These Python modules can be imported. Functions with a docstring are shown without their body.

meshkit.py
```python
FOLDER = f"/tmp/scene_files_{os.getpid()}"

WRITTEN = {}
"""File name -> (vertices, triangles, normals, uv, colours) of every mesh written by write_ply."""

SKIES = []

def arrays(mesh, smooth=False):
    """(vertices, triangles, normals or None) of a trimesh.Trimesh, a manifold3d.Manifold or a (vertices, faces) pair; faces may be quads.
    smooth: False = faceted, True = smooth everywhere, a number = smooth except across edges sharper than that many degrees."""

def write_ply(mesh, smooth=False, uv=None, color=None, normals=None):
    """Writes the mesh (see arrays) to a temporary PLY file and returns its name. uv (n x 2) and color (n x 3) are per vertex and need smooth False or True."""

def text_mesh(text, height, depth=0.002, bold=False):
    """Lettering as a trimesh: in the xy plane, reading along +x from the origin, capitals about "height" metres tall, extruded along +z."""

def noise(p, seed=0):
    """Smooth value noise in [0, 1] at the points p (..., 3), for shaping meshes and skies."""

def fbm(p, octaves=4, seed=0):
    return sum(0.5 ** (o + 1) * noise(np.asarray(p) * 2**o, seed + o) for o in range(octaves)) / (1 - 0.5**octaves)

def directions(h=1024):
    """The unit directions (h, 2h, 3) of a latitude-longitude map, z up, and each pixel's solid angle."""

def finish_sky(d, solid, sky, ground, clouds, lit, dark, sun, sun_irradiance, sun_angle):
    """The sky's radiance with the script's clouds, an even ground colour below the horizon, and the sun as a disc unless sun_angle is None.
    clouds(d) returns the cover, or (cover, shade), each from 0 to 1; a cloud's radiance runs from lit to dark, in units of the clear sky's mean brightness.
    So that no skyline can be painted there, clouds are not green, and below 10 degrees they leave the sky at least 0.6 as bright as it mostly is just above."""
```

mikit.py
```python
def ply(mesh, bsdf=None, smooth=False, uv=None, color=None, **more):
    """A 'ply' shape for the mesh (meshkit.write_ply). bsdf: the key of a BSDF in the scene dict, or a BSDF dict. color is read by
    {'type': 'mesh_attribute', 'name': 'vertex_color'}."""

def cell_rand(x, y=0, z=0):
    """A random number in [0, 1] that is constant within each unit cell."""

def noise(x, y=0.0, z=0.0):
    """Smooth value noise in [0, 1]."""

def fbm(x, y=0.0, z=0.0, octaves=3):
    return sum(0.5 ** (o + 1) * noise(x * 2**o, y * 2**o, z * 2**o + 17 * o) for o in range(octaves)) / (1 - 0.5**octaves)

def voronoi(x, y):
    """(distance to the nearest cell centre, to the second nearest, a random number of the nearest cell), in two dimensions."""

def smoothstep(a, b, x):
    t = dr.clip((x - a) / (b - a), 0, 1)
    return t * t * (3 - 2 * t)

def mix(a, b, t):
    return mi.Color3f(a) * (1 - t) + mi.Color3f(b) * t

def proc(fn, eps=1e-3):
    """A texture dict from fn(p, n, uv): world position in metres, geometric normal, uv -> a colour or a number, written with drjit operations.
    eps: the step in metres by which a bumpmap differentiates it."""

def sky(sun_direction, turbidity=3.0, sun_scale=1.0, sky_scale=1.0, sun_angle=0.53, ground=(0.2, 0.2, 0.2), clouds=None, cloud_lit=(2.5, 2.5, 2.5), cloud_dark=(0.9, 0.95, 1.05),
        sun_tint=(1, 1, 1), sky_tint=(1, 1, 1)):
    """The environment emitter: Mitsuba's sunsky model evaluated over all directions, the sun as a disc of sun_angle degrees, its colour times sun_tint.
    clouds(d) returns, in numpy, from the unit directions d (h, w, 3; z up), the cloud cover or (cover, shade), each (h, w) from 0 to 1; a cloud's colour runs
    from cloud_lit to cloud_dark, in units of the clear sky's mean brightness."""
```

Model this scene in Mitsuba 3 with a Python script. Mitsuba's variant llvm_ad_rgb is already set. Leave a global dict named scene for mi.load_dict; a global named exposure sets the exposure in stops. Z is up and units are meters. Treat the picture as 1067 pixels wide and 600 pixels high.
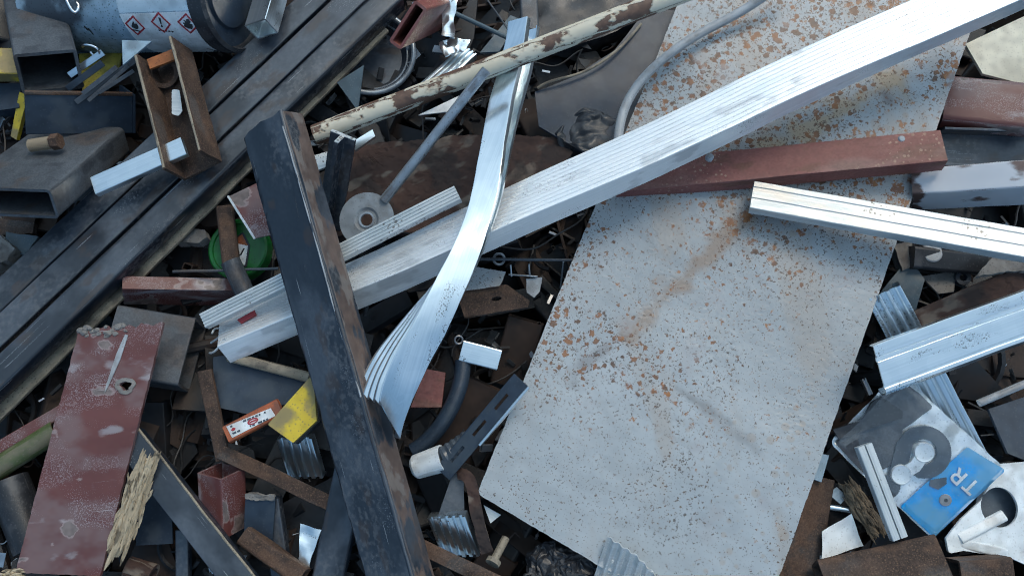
import math
import numpy as np
import drjit as dr
import mitsuba as mi
import trimesh
import manifold3d as m3
import mikit
import meshkit
from shapely.geometry import Polygon, Point, LineString, box as sbox
from shapely import affinity
from shapely.ops import unary_union
from scipy.spatial.transform import Rotation

# ------------------------------------------------------------------ camera, sky, exposure
EYE, TARGET, FOV = [0.0, -0.2459, 0.9876], [0.0, 0.0, 0.07], 60
T = mi.ScalarTransform4f
scene = {'type': 'scene'}
labels = {}
scene['camera'] = {'type': 'perspective', 'fov': FOV, 'fov_axis': 'x', 'near_clip': 0.01, 'far_clip': 100.0,
                   'to_world': T().look_at(origin=EYE, target=TARGET, up=[0, 1, 0])}


SUN = np.array([0.30, 0.52, 0.80])
SUN = SUN / np.linalg.norm(SUN)


def cloud_cover(d):
    n = meshkit.fbm(d * np.array([2.2, 2.2, 3.0]) + 5.0, 5, 3)
    veil = np.clip((d @ SUN + 0.2) / 1.2, 0, 1) ** 3.0
    return np.clip(0.80 + 1.2 * (n - 0.45), 0, 1), np.clip(1.0 - 0.95 * veil + 1.1 * (n - 0.5), 0, 1)


scene['sky'] = mikit.sky(SUN, turbidity=3, sun_scale=0.25, sun_angle=24, clouds=cloud_cover,
                         cloud_lit=(4.1, 5.0, 5.5), cloud_dark=(0.43, 0.86, 1.42), sky_tint=(0.85, 1.0, 1.05), sun_tint=(1.0, 1.0, 1.0))
exposure = 1.9

# ------------------------------------------------------------------ where things lie: origin, rotation vector, then length, width, height (or outline)
PLACE = {
 'tube_a': [-0.54378,0.32134,0.09186,-0.60459,-0.23057,-1.10756,0.20823,0.06191,0.04682],
 'tube_b': [-0.49695,0.13368,0.1153,-0.533,-0.61619,-1.58676,0.15371,0.10185,0.03208],
 'stub': [-0.49367,0.14429,0.1215,0.50703,-0.11654,0.12719,0.03508,0.012,0.012],
 'beam1': [-0.39947,0.14673,0.08802,0.0643,0.01119,0.84378,0.57483,0.02845,0.025],
 'beam2': [-0.37658,0.12149,0.09202,0.0679,0.01673,0.83893,0.61232,0.02829,0.03],
 'beam3': [-0.35211,0.09969,0.09401,0.06886,0.04254,0.85564,0.6607,0.02908,0.03],
 'beige_bar': [-0.37459,0.07806,0.06201,0.08983,0.02897,0.85984,0.65722,0.04259,0.006],
 'alu_piece': [-0.39,0.11671,0.12752,-0.0172,-0.10765,0.40457,0.10333,0.0213,0.008],
 'channel': [-0.3604,0.18171,0.14397,0.22285,-0.21708,-1.22233,0.14219,0.04759,0.03679],
 'tin': [-0.42554,0.33759,0.0875,0.59249,-0.33692,-0.05968,0.2209,0.058,0.058],
 'yellow_sheet': [-0.48296,0.26976,0.05,0.0,-0.0,0.0487,-0.02638,0.02247,0.02539,0.02247,0.01886,-0.01473,-0.01787,-0.03022],
 'yellow_bar': [-0.59578,0.26777,0.07508,-0.00387,0.2952,0.16169,0.0591,0.03364,0.02],
 'yellow_strip': [-0.5758,0.2154,0.04013,0.37778,-0.08222,-0.42328,-0.00847,0.02637,0.00334,0.02637,0.00678,-0.02705,-0.00164,-0.0257],
 'navy_block': [-0.59737,0.23767,0.045,0.0,0.0,0.0,-0.02566,0.01724,0.02161,0.01724,0.0238,-0.01358,-0.01975,-0.0209],
 'dark_box': [-0.47633,0.19304,0.09107,0.66708,0.69286,0.07268,0.10929,0.04521,0.05],
 'strip0': [-0.47197,0.24753,0.103,0.7141,-0.02729,0.57909,0.04625,0.00722,0.002],
 'strip1': [-0.46986,0.23149,0.1055,0.69543,0.0211,0.62655,0.04885,0.00722,0.002],
 'strip2': [-0.44458,0.22441,0.108,0.64667,0.1119,0.65153,0.08044,0.00619,0.002],
 'strip3': [-0.4404,0.22015,0.1105,0.65091,0.11824,0.73972,0.05744,0.00412,0.002],
 'strip4': [-0.43102,0.22052,0.113,0.65271,0.04876,0.5795,0.04458,0.00412,0.002],
 'strip5': [-0.44768,0.22093,0.1155,0.65261,0.12101,0.69408,0.04701,0.00515,0.002],
 'alu_tri_a': [-0.40753,0.24805,0.135,0.0,-0.0,-0.03593,-0.01254,0.00987,0.01961,0.00987,-0.00706,-0.01975],
 'clasp0': [[-0.49656,0.32453,0.12],[-0.48896,0.30923,0.125],[-0.48191,0.30165,0.12],[-0.47949,0.30764,0.12],[-0.4874,0.31969,0.12],[-0.49481,0.32828,0.118]],
 'clasp1': [[-0.47455,0.26485,0.11],[-0.4625,0.26311,0.115],[-0.45595,0.26011,0.11],[-0.45784,0.25707,0.105],[-0.4664,0.26008,0.108]],
 'strap_orange': [-0.37737,0.23995,0.128,0.0,0.0,0.42965,-0.01503,0.00623,0.01546,0.00623,0.01545,-0.00647,-0.01588,-0.00599],
 'clamp': [-0.37876,0.22878,0.118,0.29146,0.0,0.0,0.0165],
 'silver_tag': [-0.35867,0.18959,0.122,0.0,-0.0,-0.13499,-0.00939,0.01648,-0.00094,0.01648,0.00783,-0.00738,0.00506,-0.0134,-0.00256,-0.01218],
 'alu_tube_end': [-0.27897,0.31251,0.12006,-0.54173,-0.15843,1.49852,0.05607,0.02932,0.0229],
 'red_tube_end': [-0.0877,0.3024,0.0998,1.01733,1.54082,0.00296,0.21054,0.04987,0.01526],
 'grey_chunk': [-0.55258,0.04332,0.075,0.0,-0.0,-0.5395,-0.0278,0.01176,-0.00647,0.01176,0.01434,0.00899,0.01554,-0.00541,0.00438,-0.0271],
 'teal_bit': [-0.54194,0.05288,0.06,0.0,0.0,-0.12106,-0.01715,0.01129,0.01968,0.01129,0.01079,-0.01204,-0.01332,-0.01054],
 'brown_bit': [-0.55457,0.07374,0.055,0.0,-0.0,-0.13434,-0.02717,0.00852,0.02335,0.00852,0.0246,-0.00376,-0.02077,-0.01328],
 'concrete_bit': [-0.35219,0.06638,0.05,0.0,0.0,0.83039,-0.02028,0.0102,0.00408,0.0102,0.01194,-0.00174,0.008,-0.01077,-0.00375,-0.00789],
 'red_sheet': [-0.27876,0.08156,0.08032,0.16103,0.04049,0.49152,-0.01725,0.0286,0.01566,0.0286,0.0142,-0.03251,-0.01261,-0.02469],
 'green_lid': [-0.30459,0.05048,0.05,0.09959,-0.0991,-0.00494,0.034],
 'black_handle': [-0.30996,0.06039,0.068,-0.1776,0.23223,-1.38185,0.06809,0.009,0.009],
 'grey_sleeve': [-0.29541,0.01153,0.065,-0.0056,0.30088,-1.10021,0.0422,0.011,0.011],
 'wire_a': [-0.3116,0.0224,0.061,0.29074,-0.01385,0.02562,0.11526,0.0016,0.0016],
 'red_channel': [-0.35267,0.00839,0.05659,-0.13254,0.34767,0.09889,0.13091,0.01487,0.04489],
 'grey_tube': [-0.38488,-0.06118,0.06777,-0.03296,0.08065,-0.15276,0.08303,0.07468,0.04602],
 'maroon_plate': [-0.4194,-0.17076,0.09521,0.08252,0.00338,0.08193,-0.01181,0.11868,0.07369,0.11868,0.00974,-0.12384,-0.07162,-0.11352],
 'maroon_bar': [-0.50492,-0.15443,0.0675,0.04554,0.01047,0.55973,0.11077,0.01342,0.012],
 'green_pipe': [-0.51617,-0.18121,0.061,0.3533,0.09009,0.59643,0.10986,0.011,0.011],
 'splinter': [-0.37204,-0.23059,0.095,-0.10478,0.48591,-1.81808,0.11428,0.022,0.014],
 'dark_angle': [-0.31353,-0.24331,0.08501,-0.00126,0.05984,-0.85127,0.22343,0.02856,0.02],
 'maroon_tube': [-0.30618,-0.22697,0.06231,0.70545,0.00083,-1.64836,0.06443,0.03322,0.03529],
 'brown_tube': [-0.24011,-0.27496,0.0665,-0.0214,-0.02141,-0.58063,0.07422,0.01956,0.025],
 'torn_plate': [-0.25774,-0.23659,0.0535,0.31254,-0.0049,-0.03109,-0.0143,0.02115,0.0161,0.02115,0.01394,-0.02763,-0.01574,-0.01467],
 'flute_a': [-0.22156,-0.17879,0.04772,0.71082,0.37124,-1.41849,0.04998,0.03968,0.01],
 'flute_b': [-0.20906,-0.26765,0.045,0.0,-0.0,-0.30599,-0.01528,0.0206,0.00682,0.0206,0.00967,-0.01986,-0.00121,-0.02134],
 'orange_box': [-0.26345,-0.1426,0.0825,0.00751,-0.03974,0.47906,0.06052,0.01861,0.01],
 'yellow_block': [-0.21383,-0.13938,0.10072,0.10315,-0.03816,0.86439,-0.02591,0.01636,0.04046,0.01636,0.00844,-0.01809,-0.02299,-0.01462],
 'blue_plate': [-0.27506,-0.10238,0.06,0.0,-0.0,0.16989,-0.03652,0.03587,-0.01818,0.03587,0.06388,0.00092,0.03663,-0.02628,-0.00597,-0.03015,-0.03984,-0.01622],
 'flat_rod': [-0.25447,-0.08538,0.071,0.0959,-0.03498,-0.25523,0.08935,0.0045,0.0045],
 'rust_flat': [-0.30932,-0.13521,0.06752,0.07142,0.11651,-1.31311,0.09446,0.01457,0.008],
 'navy_sheet': [-0.3712,-0.23889,0.04,0.0,-0.0,0.19647,-0.01907,0.02578,0.02087,0.02578,0.01755,-0.02848,-0.01935,-0.02307],
 'post_c': [-0.33686,-0.28203,0.04251,0.13437,0.11748,-1.53197,0.06484,0.0137,0.012],
 'post_d': [-0.2428,-0.26731,0.03767,0.31677,0.13766,-1.43554,0.10045,0.02034,0.012],
 'straw_chunk': [-0.48889,-0.29689,0.09,0.0,-0.0,0.19411,-0.01075,0.01358,0.00762,0.01358,0.01236,-0.00176,0.00442,-0.01447,-0.01364,-0.01092],
 'black_roll': [-0.50312,-0.23377,0.05,-0.31398,0.36297,-1.07625,0.07445,0.02,0.02],
 'wood_curl': [-0.37393,-0.29111,0.05,-0.15325,0.02136,-0.27647,0.02698,0.012,0.01],
 'main_angle': [-0.17758,-0.09674,0.13609,0.5846,-0.22965,-1.2786,0.50084,0.05359,0.03003],
 'post_b': [-0.1728,-0.23866,0.07005,0.19149,0.18406,-1.76681,0.15209,0.03168,0.02],
 'diag_bar': [-0.14019,-0.24391,0.0625,0.01968,0.00504,-0.425,0.35151,0.01512,0.02],
 'pipe': [0.01006,0.23003,0.1535,0.501,-0.04985,0.36204,0.46827,0.0107,0.0107],
 'thin_tube': [-0.08071,0.14361,0.14,0.29564,0.60743,-2.19048,0.17344,0.0052,0.0052],
 'tee': [-0.19166,0.09345,0.1175,0.89671,0.63095,-1.81561,0.11806,0.027,0.019],
 'twist': [[0.01203,0.28124,0.128,125.0],[0.00464,0.23364,0.13,122.0],[-0.00756,0.17994,0.138,115.0],[-0.02094,0.10458,0.15,104.0],[-0.03642,0.03518,0.158,92.0],[-0.06095,-0.01973,0.158,80.0],[-0.08831,-0.06314,0.152,60.0],[-0.1129,-0.10024,0.145,48.0],[-0.12471,-0.13066,0.138,46.0]],
 'long_profile': [[-0.30826,-0.04939,0.075,-40.0],[-0.23433,-0.02041,0.088,-38.0],[-0.11252,0.02569,0.112,-33.0],[0.00049,0.07405,0.132,-26.0],[0.13384,0.1288,0.15,-20.0],[0.26155,0.18791,0.165,-15.0],[0.39832,0.24592,0.182,-9.0],[0.54444,0.3075,0.2,-5.0]],
 'narrow_profile': [-0.18702,0.02066,0.11749,0.05847,-0.1073,0.45272,0.29294,0.01656,0.012],
 'washer': [-0.15383,0.0666,0.1,0.14877,-0.09839,-0.00734,0.0295],
 'rust_slab': [-0.05947,0.14565,0.06,0.0,-0.0,0.54889,-0.11079,0.08147,-0.08609,0.08147,-0.02014,0.04804,0.03918,0.02006,0.07978,-0.00754,0.11758,-0.02927,0.118,-0.05297,0.05815,-0.07326,-0.03785,-0.06742,-0.15781,-0.00058],
 'dark_sheet': [0.10377,0.24664,0.065,0.0,-0.0,0.39602,-0.07554,0.01853,-0.02512,0.01853,0.02939,0.03179,0.08348,0.06372,0.12933,0.04731,0.0005,-0.08418,-0.05408,-0.074,-0.08796,-0.02169],
 'sheet_lip': [[0.02902,0.23612,0.069],[0.04755,0.24366,0.073],[0.07291,0.25146,0.072],[0.10406,0.26852,0.072],[0.1316,0.29432,0.07],[0.15059,0.31929,0.068]],
 'stone': [0.08765,0.18701,0.062,0.0,0.0,0.0,0.033],
 'hose': [[0.31688,0.35039,0.125],[0.2869,0.32979,0.112],[0.24747,0.30815,0.1],[0.21017,0.28809,0.097],[0.17925,0.26636,0.095],[0.14811,0.23714,0.094],[0.13012,0.2113,0.094],[0.11954,0.18303,0.095],[0.11546,0.1534,0.095],[0.11722,0.12408,0.09]],
 'navy_box_top': [0.09289,0.35169,0.04,0.0,-0.0,0.0,-0.06188,0.04405,0.07855,0.04405,0.06252,-0.0087,-0.01673,-0.04483,-0.06247,-0.03457],
 'post_top': [0.02045,0.35004,0.06,-0.02256,0.0152,-1.54183,0.06455,0.02162,0.012],
 'pan': [-0.16743,0.29792,0.04,0.09965,0.04967,0.00248,0.053],
 'blue_tri': [-0.18187,0.23887,0.06833,0.29278,-0.06037,0.57126,-0.01296,0.01344,0.02352,0.01344,-0.01056,-0.02687],
 'flute_c': [-0.07336,0.26381,0.06408,-0.15643,0.14498,0.90062,0.07743,0.02216,0.01],
 'blue_rod': [-0.03254,0.30225,0.09,0.43921,-0.2557,-0.50601,0.07819,0.0024,0.0024],
 'wire_b': [-0.01527,0.31552,0.09,0.45637,0.16622,-0.92724,0.06053,0.0011,0.0011],
 'blue_strip': [-0.01145,0.3101,0.06,0.0,-0.0,0.94227,-0.03443,0.00715,0.02642,0.00715,0.02828,-0.00409,-0.02027,-0.01021],
 'foil_strip': [-0.07209,0.319,0.09015,0.17802,-0.0,0.0,-0.00868,0.02739,0.01,0.02739,0.00591,-0.02908,-0.00723,-0.02571],
 'foil_bit': [-0.06566,0.28843,0.075,0.0,-0.0,0.40027,-0.01518,0.00962,0.00388,0.00962,0.01831,-0.00186,0.00755,-0.0107,-0.01456,-0.00667],
 'white_tri': [-0.07977,0.22163,0.05,0.0,0.0,0.48551,-0.02957,0.00459,0.02264,0.00459,0.00693,-0.00918],
 'silver_bit': [-0.16264,0.16307,0.09,0.0,-0.0,0.60539,-0.01193,0.00476,0.0142,0.00476,0.0125,-0.00382,-0.01477,-0.00571],
 'ribbed_bit': [-0.21068,0.14184,0.08,0.0,0.0,0.30399,-0.00565,0.00892,0.00963,0.00892,0.0031,-0.00814,-0.00708,-0.0097],
 'speck_plate': [-0.03073,0.01297,0.06,0.0,-0.0,1.17806,-0.02376,0.01926,0.00785,0.01926,0.01664,-0.01902,-0.00073,-0.01949],
 'brown_plank': [-0.01613,-0.00952,0.055,0.0,-0.0,0.15817,-0.04188,0.01601,0.01306,0.01601,0.03487,-0.00604,0.0316,-0.01311,-0.03764,-0.01287],
 'grey_chip': [0.02385,0.00603,0.05,0.0,-0.0,0.06098,-0.00794,0.01074,0.01002,0.01074,0.00686,-0.00436,-0.00099,-0.01148,-0.00795,-0.00563],
 'rod_c': [0.01601,0.03379,0.063,0.29348,-0.05988,-0.0188,0.10667,0.0016,0.0016],
 'rod_d': [0.05511,0.02134,0.045,0.81463,0.68876,-1.53759,0.03681,0.001,0.001],
 'rod_e': [-0.00105,0.02286,0.0575,0.31842,0.30991,-1.46412,0.01271,0.001,0.001],
 'rod_f': [0.01886,0.02395,0.0575,0.33511,0.29453,-1.46516,0.01271,0.001,0.001],
 'rod_g': [0.01207,0.01813,0.055,0.27811,0.05586,-0.05963,0.03159,0.001,0.001],
 'ring_a': [-0.01423,0.03676,0.055,0.46243,0.17383,0.04104,0.006],
 'ring_b': [-0.05679,-0.05453,0.06,0.28955,0.27782,0.04078,0.0042],
 'alu_box': [-0.03362,-0.07121,0.059,0.22402,0.0927,-0.24507,0.04194,0.02295,0.018],
 'red_box': [-0.08684,-0.10461,0.045,0.0,-0.0,-0.18928,-0.01042,0.02004,0.0117,0.02004,0.01538,-0.01697,-0.01666,-0.02311],
 'black_hose': [[-0.05295,-0.07447,0.05],[-0.05465,-0.09828,0.05],[-0.06437,-0.12583,0.05],[-0.08244,-0.15247,0.045],[-0.10472,-0.17004,0.04]],
 'slotted': [-0.03044,-0.14979,0.08657,0.04587,-0.26528,0.83604,0.12422,0.01857,0.01],
 'white_cap': [-0.08595,-0.18335,0.06,0.13695,-0.28234,0.2931,0.03407,0.013,0.013],
 'cap_plug': [-0.05666,-0.16959,0.065,0.11754,-0.0285,0.59148,0.03305,0.01,0.01],
 'flute_d': [-0.05962,-0.25757,0.05027,0.78032,0.30795,-1.30997,0.05181,0.04144,0.01],
 'black_plate': [-0.05886,-0.21801,0.06,0.0,-0.0,-0.2602,-0.00806,0.02373,0.00319,0.02373,0.01625,-0.01908,-0.01138,-0.02838],
 'strap': [[-0.05621,-0.19527,0.066],[-0.04414,-0.1994,0.072],[-0.03817,-0.22012,0.07],[-0.03319,-0.24346,0.068],[-0.02454,-0.27228,0.06]],
 'bolt': [-0.01253,-0.26907,0.055,-0.19692,0.32974,1.06444,0.02795,0.0042,0.0042],
 'alu_tri_b': [-0.02071,-0.23459,0.055,0.0,-0.0,-0.4931,-0.01158,0.00419,0.00849,0.00419,0.00309,-0.00837],
 'foil': [0.05489,-0.29506,0.045,0.0,0.0,0.0,0.034],
 'flute_corner': [0.10427,-0.28569,0.07821,0.47074,-0.20473,-0.54534,-0.02453,0.02151,0.00689,0.02151,0.04637,0.01213,-0.01038,-0.04579,-0.01834,-0.00937],
 'plate': [0.20754,-0.02896,0.0776,0.03158,-0.00574,-1.98668,-0.4826,0.15623,0.27993,0.15623,0.28257,-0.00236,0.26791,-0.14729,-0.34781,-0.16281],
 'red_beam': [0.2825,0.13048,0.10598,-0.10999,-0.12957,0.04597,0.34526,0.03728,0.022],
 'bolt_a': [0.20907,0.13057,0.11525,0.63696,-0.98453,1.46616,0.01124,0.004,0.004],
 'bolt_b': [0.41282,0.14951,0.11725,0.18656,-0.84468,1.51314,0.00938,0.004,0.004],
 'maroon_flat': [0.54482,0.21402,0.08008,-0.04217,-0.15517,-0.20588,0.11033,0.06133,0.025],
 'cream_panel': [0.57719,0.28055,0.07,0.0,-0.0,0.45803,-0.04236,0.03347,0.07702,0.03347,0.01132,-0.05973,-0.04598,-0.00721],
 'dark_channel': [0.54378,0.16219,0.07003,0.24517,0.08964,-0.00167,0.12516,0.04306,0.03],
 'white_box': [0.49156,0.1087,0.11725,-0.01311,-0.40442,-0.08852,0.12936,0.03078,0.05323],
 'fluted_alu': [0.39426,0.05636,0.12884,-0.15007,-0.11209,-0.25199,0.2926,0.03391,0.012],
 'galv_big': [0.45279,-0.06612,0.1227,0.30473,0.15297,0.32566,0.20185,0.0506,0.014],
 'stud': [0.43819,-0.09977,0.06401,0.51944,-0.02887,-1.10382,0.21026,0.03488,0.024],
 'blister': [0.41266,-0.17627,0.06754,0.30324,0.00135,-0.76123,0.14064,0.10183,0.006],
 'white_plastic': [0.48641,-0.24366,0.05359,0.06235,0.1018,0.10027,0.02495,0.05752,0.07583,0.05752,0.04975,-0.05505,0.01612,-0.03548,-0.03356,-0.02267,-0.0494,-0.02378,-0.04944,-0.00879,-0.02923,0.008,-0.00502,0.02271],
 'wp_hole': [0.49862,-0.22721,0.049,0.0,0.0,0.0,0.02],
 'wp_disc': [0.50792,-0.2279,0.035,0.0,0.0,0.0,0.024],
 'wp_arm': [0.47721,-0.24621,0.057,0.01399,-0.30243,-2.69097,0.05386,0.012,0.006],
 'wp_bar': [0.4758,-0.26822,0.0555,0.08672,0.01147,-0.21311,0.04861,0.008,0.006],
 'alu_angle': [0.363,-0.21343,0.09748,0.08589,0.06319,-1.25114,0.09427,0.01586,0.01],
 'rust_tube': [0.36385,-0.2945,0.0875,-0.2508,-0.05668,0.20079,0.11868,0.06171,0.03],
 'rust_tube2': [0.46439,-0.29935,0.08001,0.08292,0.09294,0.05151,0.05517,0.04479,0.03],
 'label_card': [0.33245,-0.25627,0.055,0.0,-0.0,0.53865,-0.01148,0.01305,0.02347,0.01305,0.01657,-0.01897,-0.02856,-0.00714],
 'silver_chip': [0.33793,-0.21529,0.045,0.0,0.0,0.61647,-0.00741,0.00732,0.00435,0.00732,0.0069,-0.00639,-0.00384,-0.00824],
 'silver_tube': [0.33557,-0.22803,0.0425,0.05225,-0.1753,-0.13118,0.02934,0.0032,0.0032],
 'fibre_chunk': [0.35852,-0.22922,0.055,0.0,-0.0,0.38322,-0.00804,0.03424,0.00749,0.03424,0.01599,-0.02887,-0.00561,-0.02825,-0.00983,-0.01136],
 'white_strip': [0.313,-0.29886,0.05,0.0,-0.0,-1.16314,-0.02261,0.00927,-0.00042,0.00927,0.01266,-0.00662,0.01037,-0.01191],
 'alu_under': [0.31822,-0.18733,0.055,0.0,-0.0,1.18898,-0.01428,0.00548,0.01302,0.00548,0.01521,-0.00524,-0.01395,-0.00572],
 'dark_bar': [0.29809,-0.25691,0.04502,0.0509,0.0671,-1.80042,0.12696,0.0458,0.02],
 'round_end_bar': [0.48014,0.03385,0.06002,0.25782,0.1002,-0.06898,0.08507,0.02484,0.025],
 'white_dot': [0.45888,0.04245,0.0615,0.0,0.0,0.0,0.0112],
 'teal_plate': [0.43066,0.00472,0.05,0.0,0.0,0.85081,-0.032,0.01773,0.03202,0.01773,0.02286,-0.01022,-0.02288,-0.02524],
 'concrete_bit2': [0.43356,0.04205,0.055,0.0,-0.0,0.16125,-0.0094,0.0141,0.01138,0.0141,0.00688,-0.01316,-0.00886,-0.01504],
 'grey_sheet': [0.47686,0.01358,0.04,0.0,-0.0,0.16804,-0.02086,0.01135,0.01891,0.01135,0.00966,-0.01171,-0.00771,-0.01099],
 'nut_ring': [0.49848,0.01876,0.045,0.1974,0.0,0.0,0.0085],
 'rust_angle': [0.50352,-0.00782,0.0675,0.16174,-0.06099,0.39865,0.16212,0.02652,0.02],
 'grey_flake': [0.53611,0.0228,0.08,0.0,-0.0,0.80217,-0.03819,0.02109,-0.00554,0.02109,0.03585,-0.01554,0.01815,-0.02801,-0.01027,0.00138],
 'grey_rod': [0.5205,-0.10991,0.0525,-0.05424,-0.09952,0.38338,0.05771,0.004,0.004],
 'navy_panel': [0.54364,-0.14761,0.04,0.0,-0.0,0.31231,-0.02662,0.03175,0.04708,0.03175,0.00734,-0.04681,-0.0278,-0.01669],
 'blister_card': [[0.02926,0.04112],[0.07186,0.05001],[0.06943,-0.04876],[0.02435,-0.04908]],
 'blister_ring': [[0.00187,0.00755],[0.00129,-0.02471]],
 'blister_T': [[0.06546,0.02184],[0.05012,0.02047],[0.06562,0.00277]],
 'red_sliver': [-0.27668,-0.03541,0.085,0.0,-0.0,0.53821,-0.01031,0.00285,0.00979,0.00285,0.0092,-0.00281,-0.00869,-0.00289],
 'hanger_slot': [[0.04818,0.0117]],
 'orange_label': [[-0.02618,0.0071],[0.02136,0.003],[0.0226,-0.00644],[-0.02547,-0.00632]],
 'maroon_hole': [[0.0355,0.05821],[0.02595,0.08226]],
 'emblem': [[-0.00702,0.00776],[0.00468,0.01622],[0.01196,0.00301],[0.00975,-0.01857],[-0.00014,-0.01838]],
 'tin_panel': [[0.01458,-0.2301],[0.11472,-0.2293],[0.10285,-1.4988],[-0.00649,-1.1548]],
 'tin_marks': [[0.02986,-0.4639],[0.06601,-0.4228],[0.10016,-0.4592]],
 'blister_eye': [[0.05104,-0.01301],[0.02617,-0.00855],[0.0355,0.00474],[0.04022,-0.00024],[0.03827,-0.01043],[0.02956,-0.01349],[-0.07903,-0.03812],[-0.06525,-0.01234],[-0.07063,0.00859],[-0.06787,0.01947],[-0.04274,0.02318],[-0.038,0.01817],[-0.06808,-0.04133]],
 'smears': [[-0.10712,-0.00361],[0.05215,-0.06986],[0.06484,-0.08098],[0.11836,-0.10213],[-0.33197,0.09375],[-0.19417,-0.00428],[0.09203,0.01525],[0.11487,0.09646],[0.08869,-0.00186],[0.0993,0.05981],[-0.31286,0.09101],[-0.30739,0.0961],[0.211,0.07606],[0.18987,0.07822]],
}


rng = np.random.default_rng(7)


# ------------------------------------------------------------------ scene helpers
def numbered(key):
    if key not in scene and key not in labels:
        return key
    i = 1
    while f'{key}_{i:03d}' in scene or f'{key}_{i:03d}' in labels:
        i += 1
    return f'{key}_{i:03d}'


def thing(key, label, cat, group=None, kind=None):
    key = numbered(key)
    labels[key] = {'label': label, 'category': cat}
    if group:
        labels[key]['group'] = group
    return key


def soften(mesh, smooth):
    mesh = trimesh.Trimesh(np.array(mesh.vertices), np.array(mesh.faces), process=False)
    mesh.merge_vertices()
    if smooth is False or smooth == 0:
        mesh.unmerge_vertices()
        return mesh
    return trimesh.graph.smooth_shade(mesh, angle=np.radians(smooth), facet_minarea=None)


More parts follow.
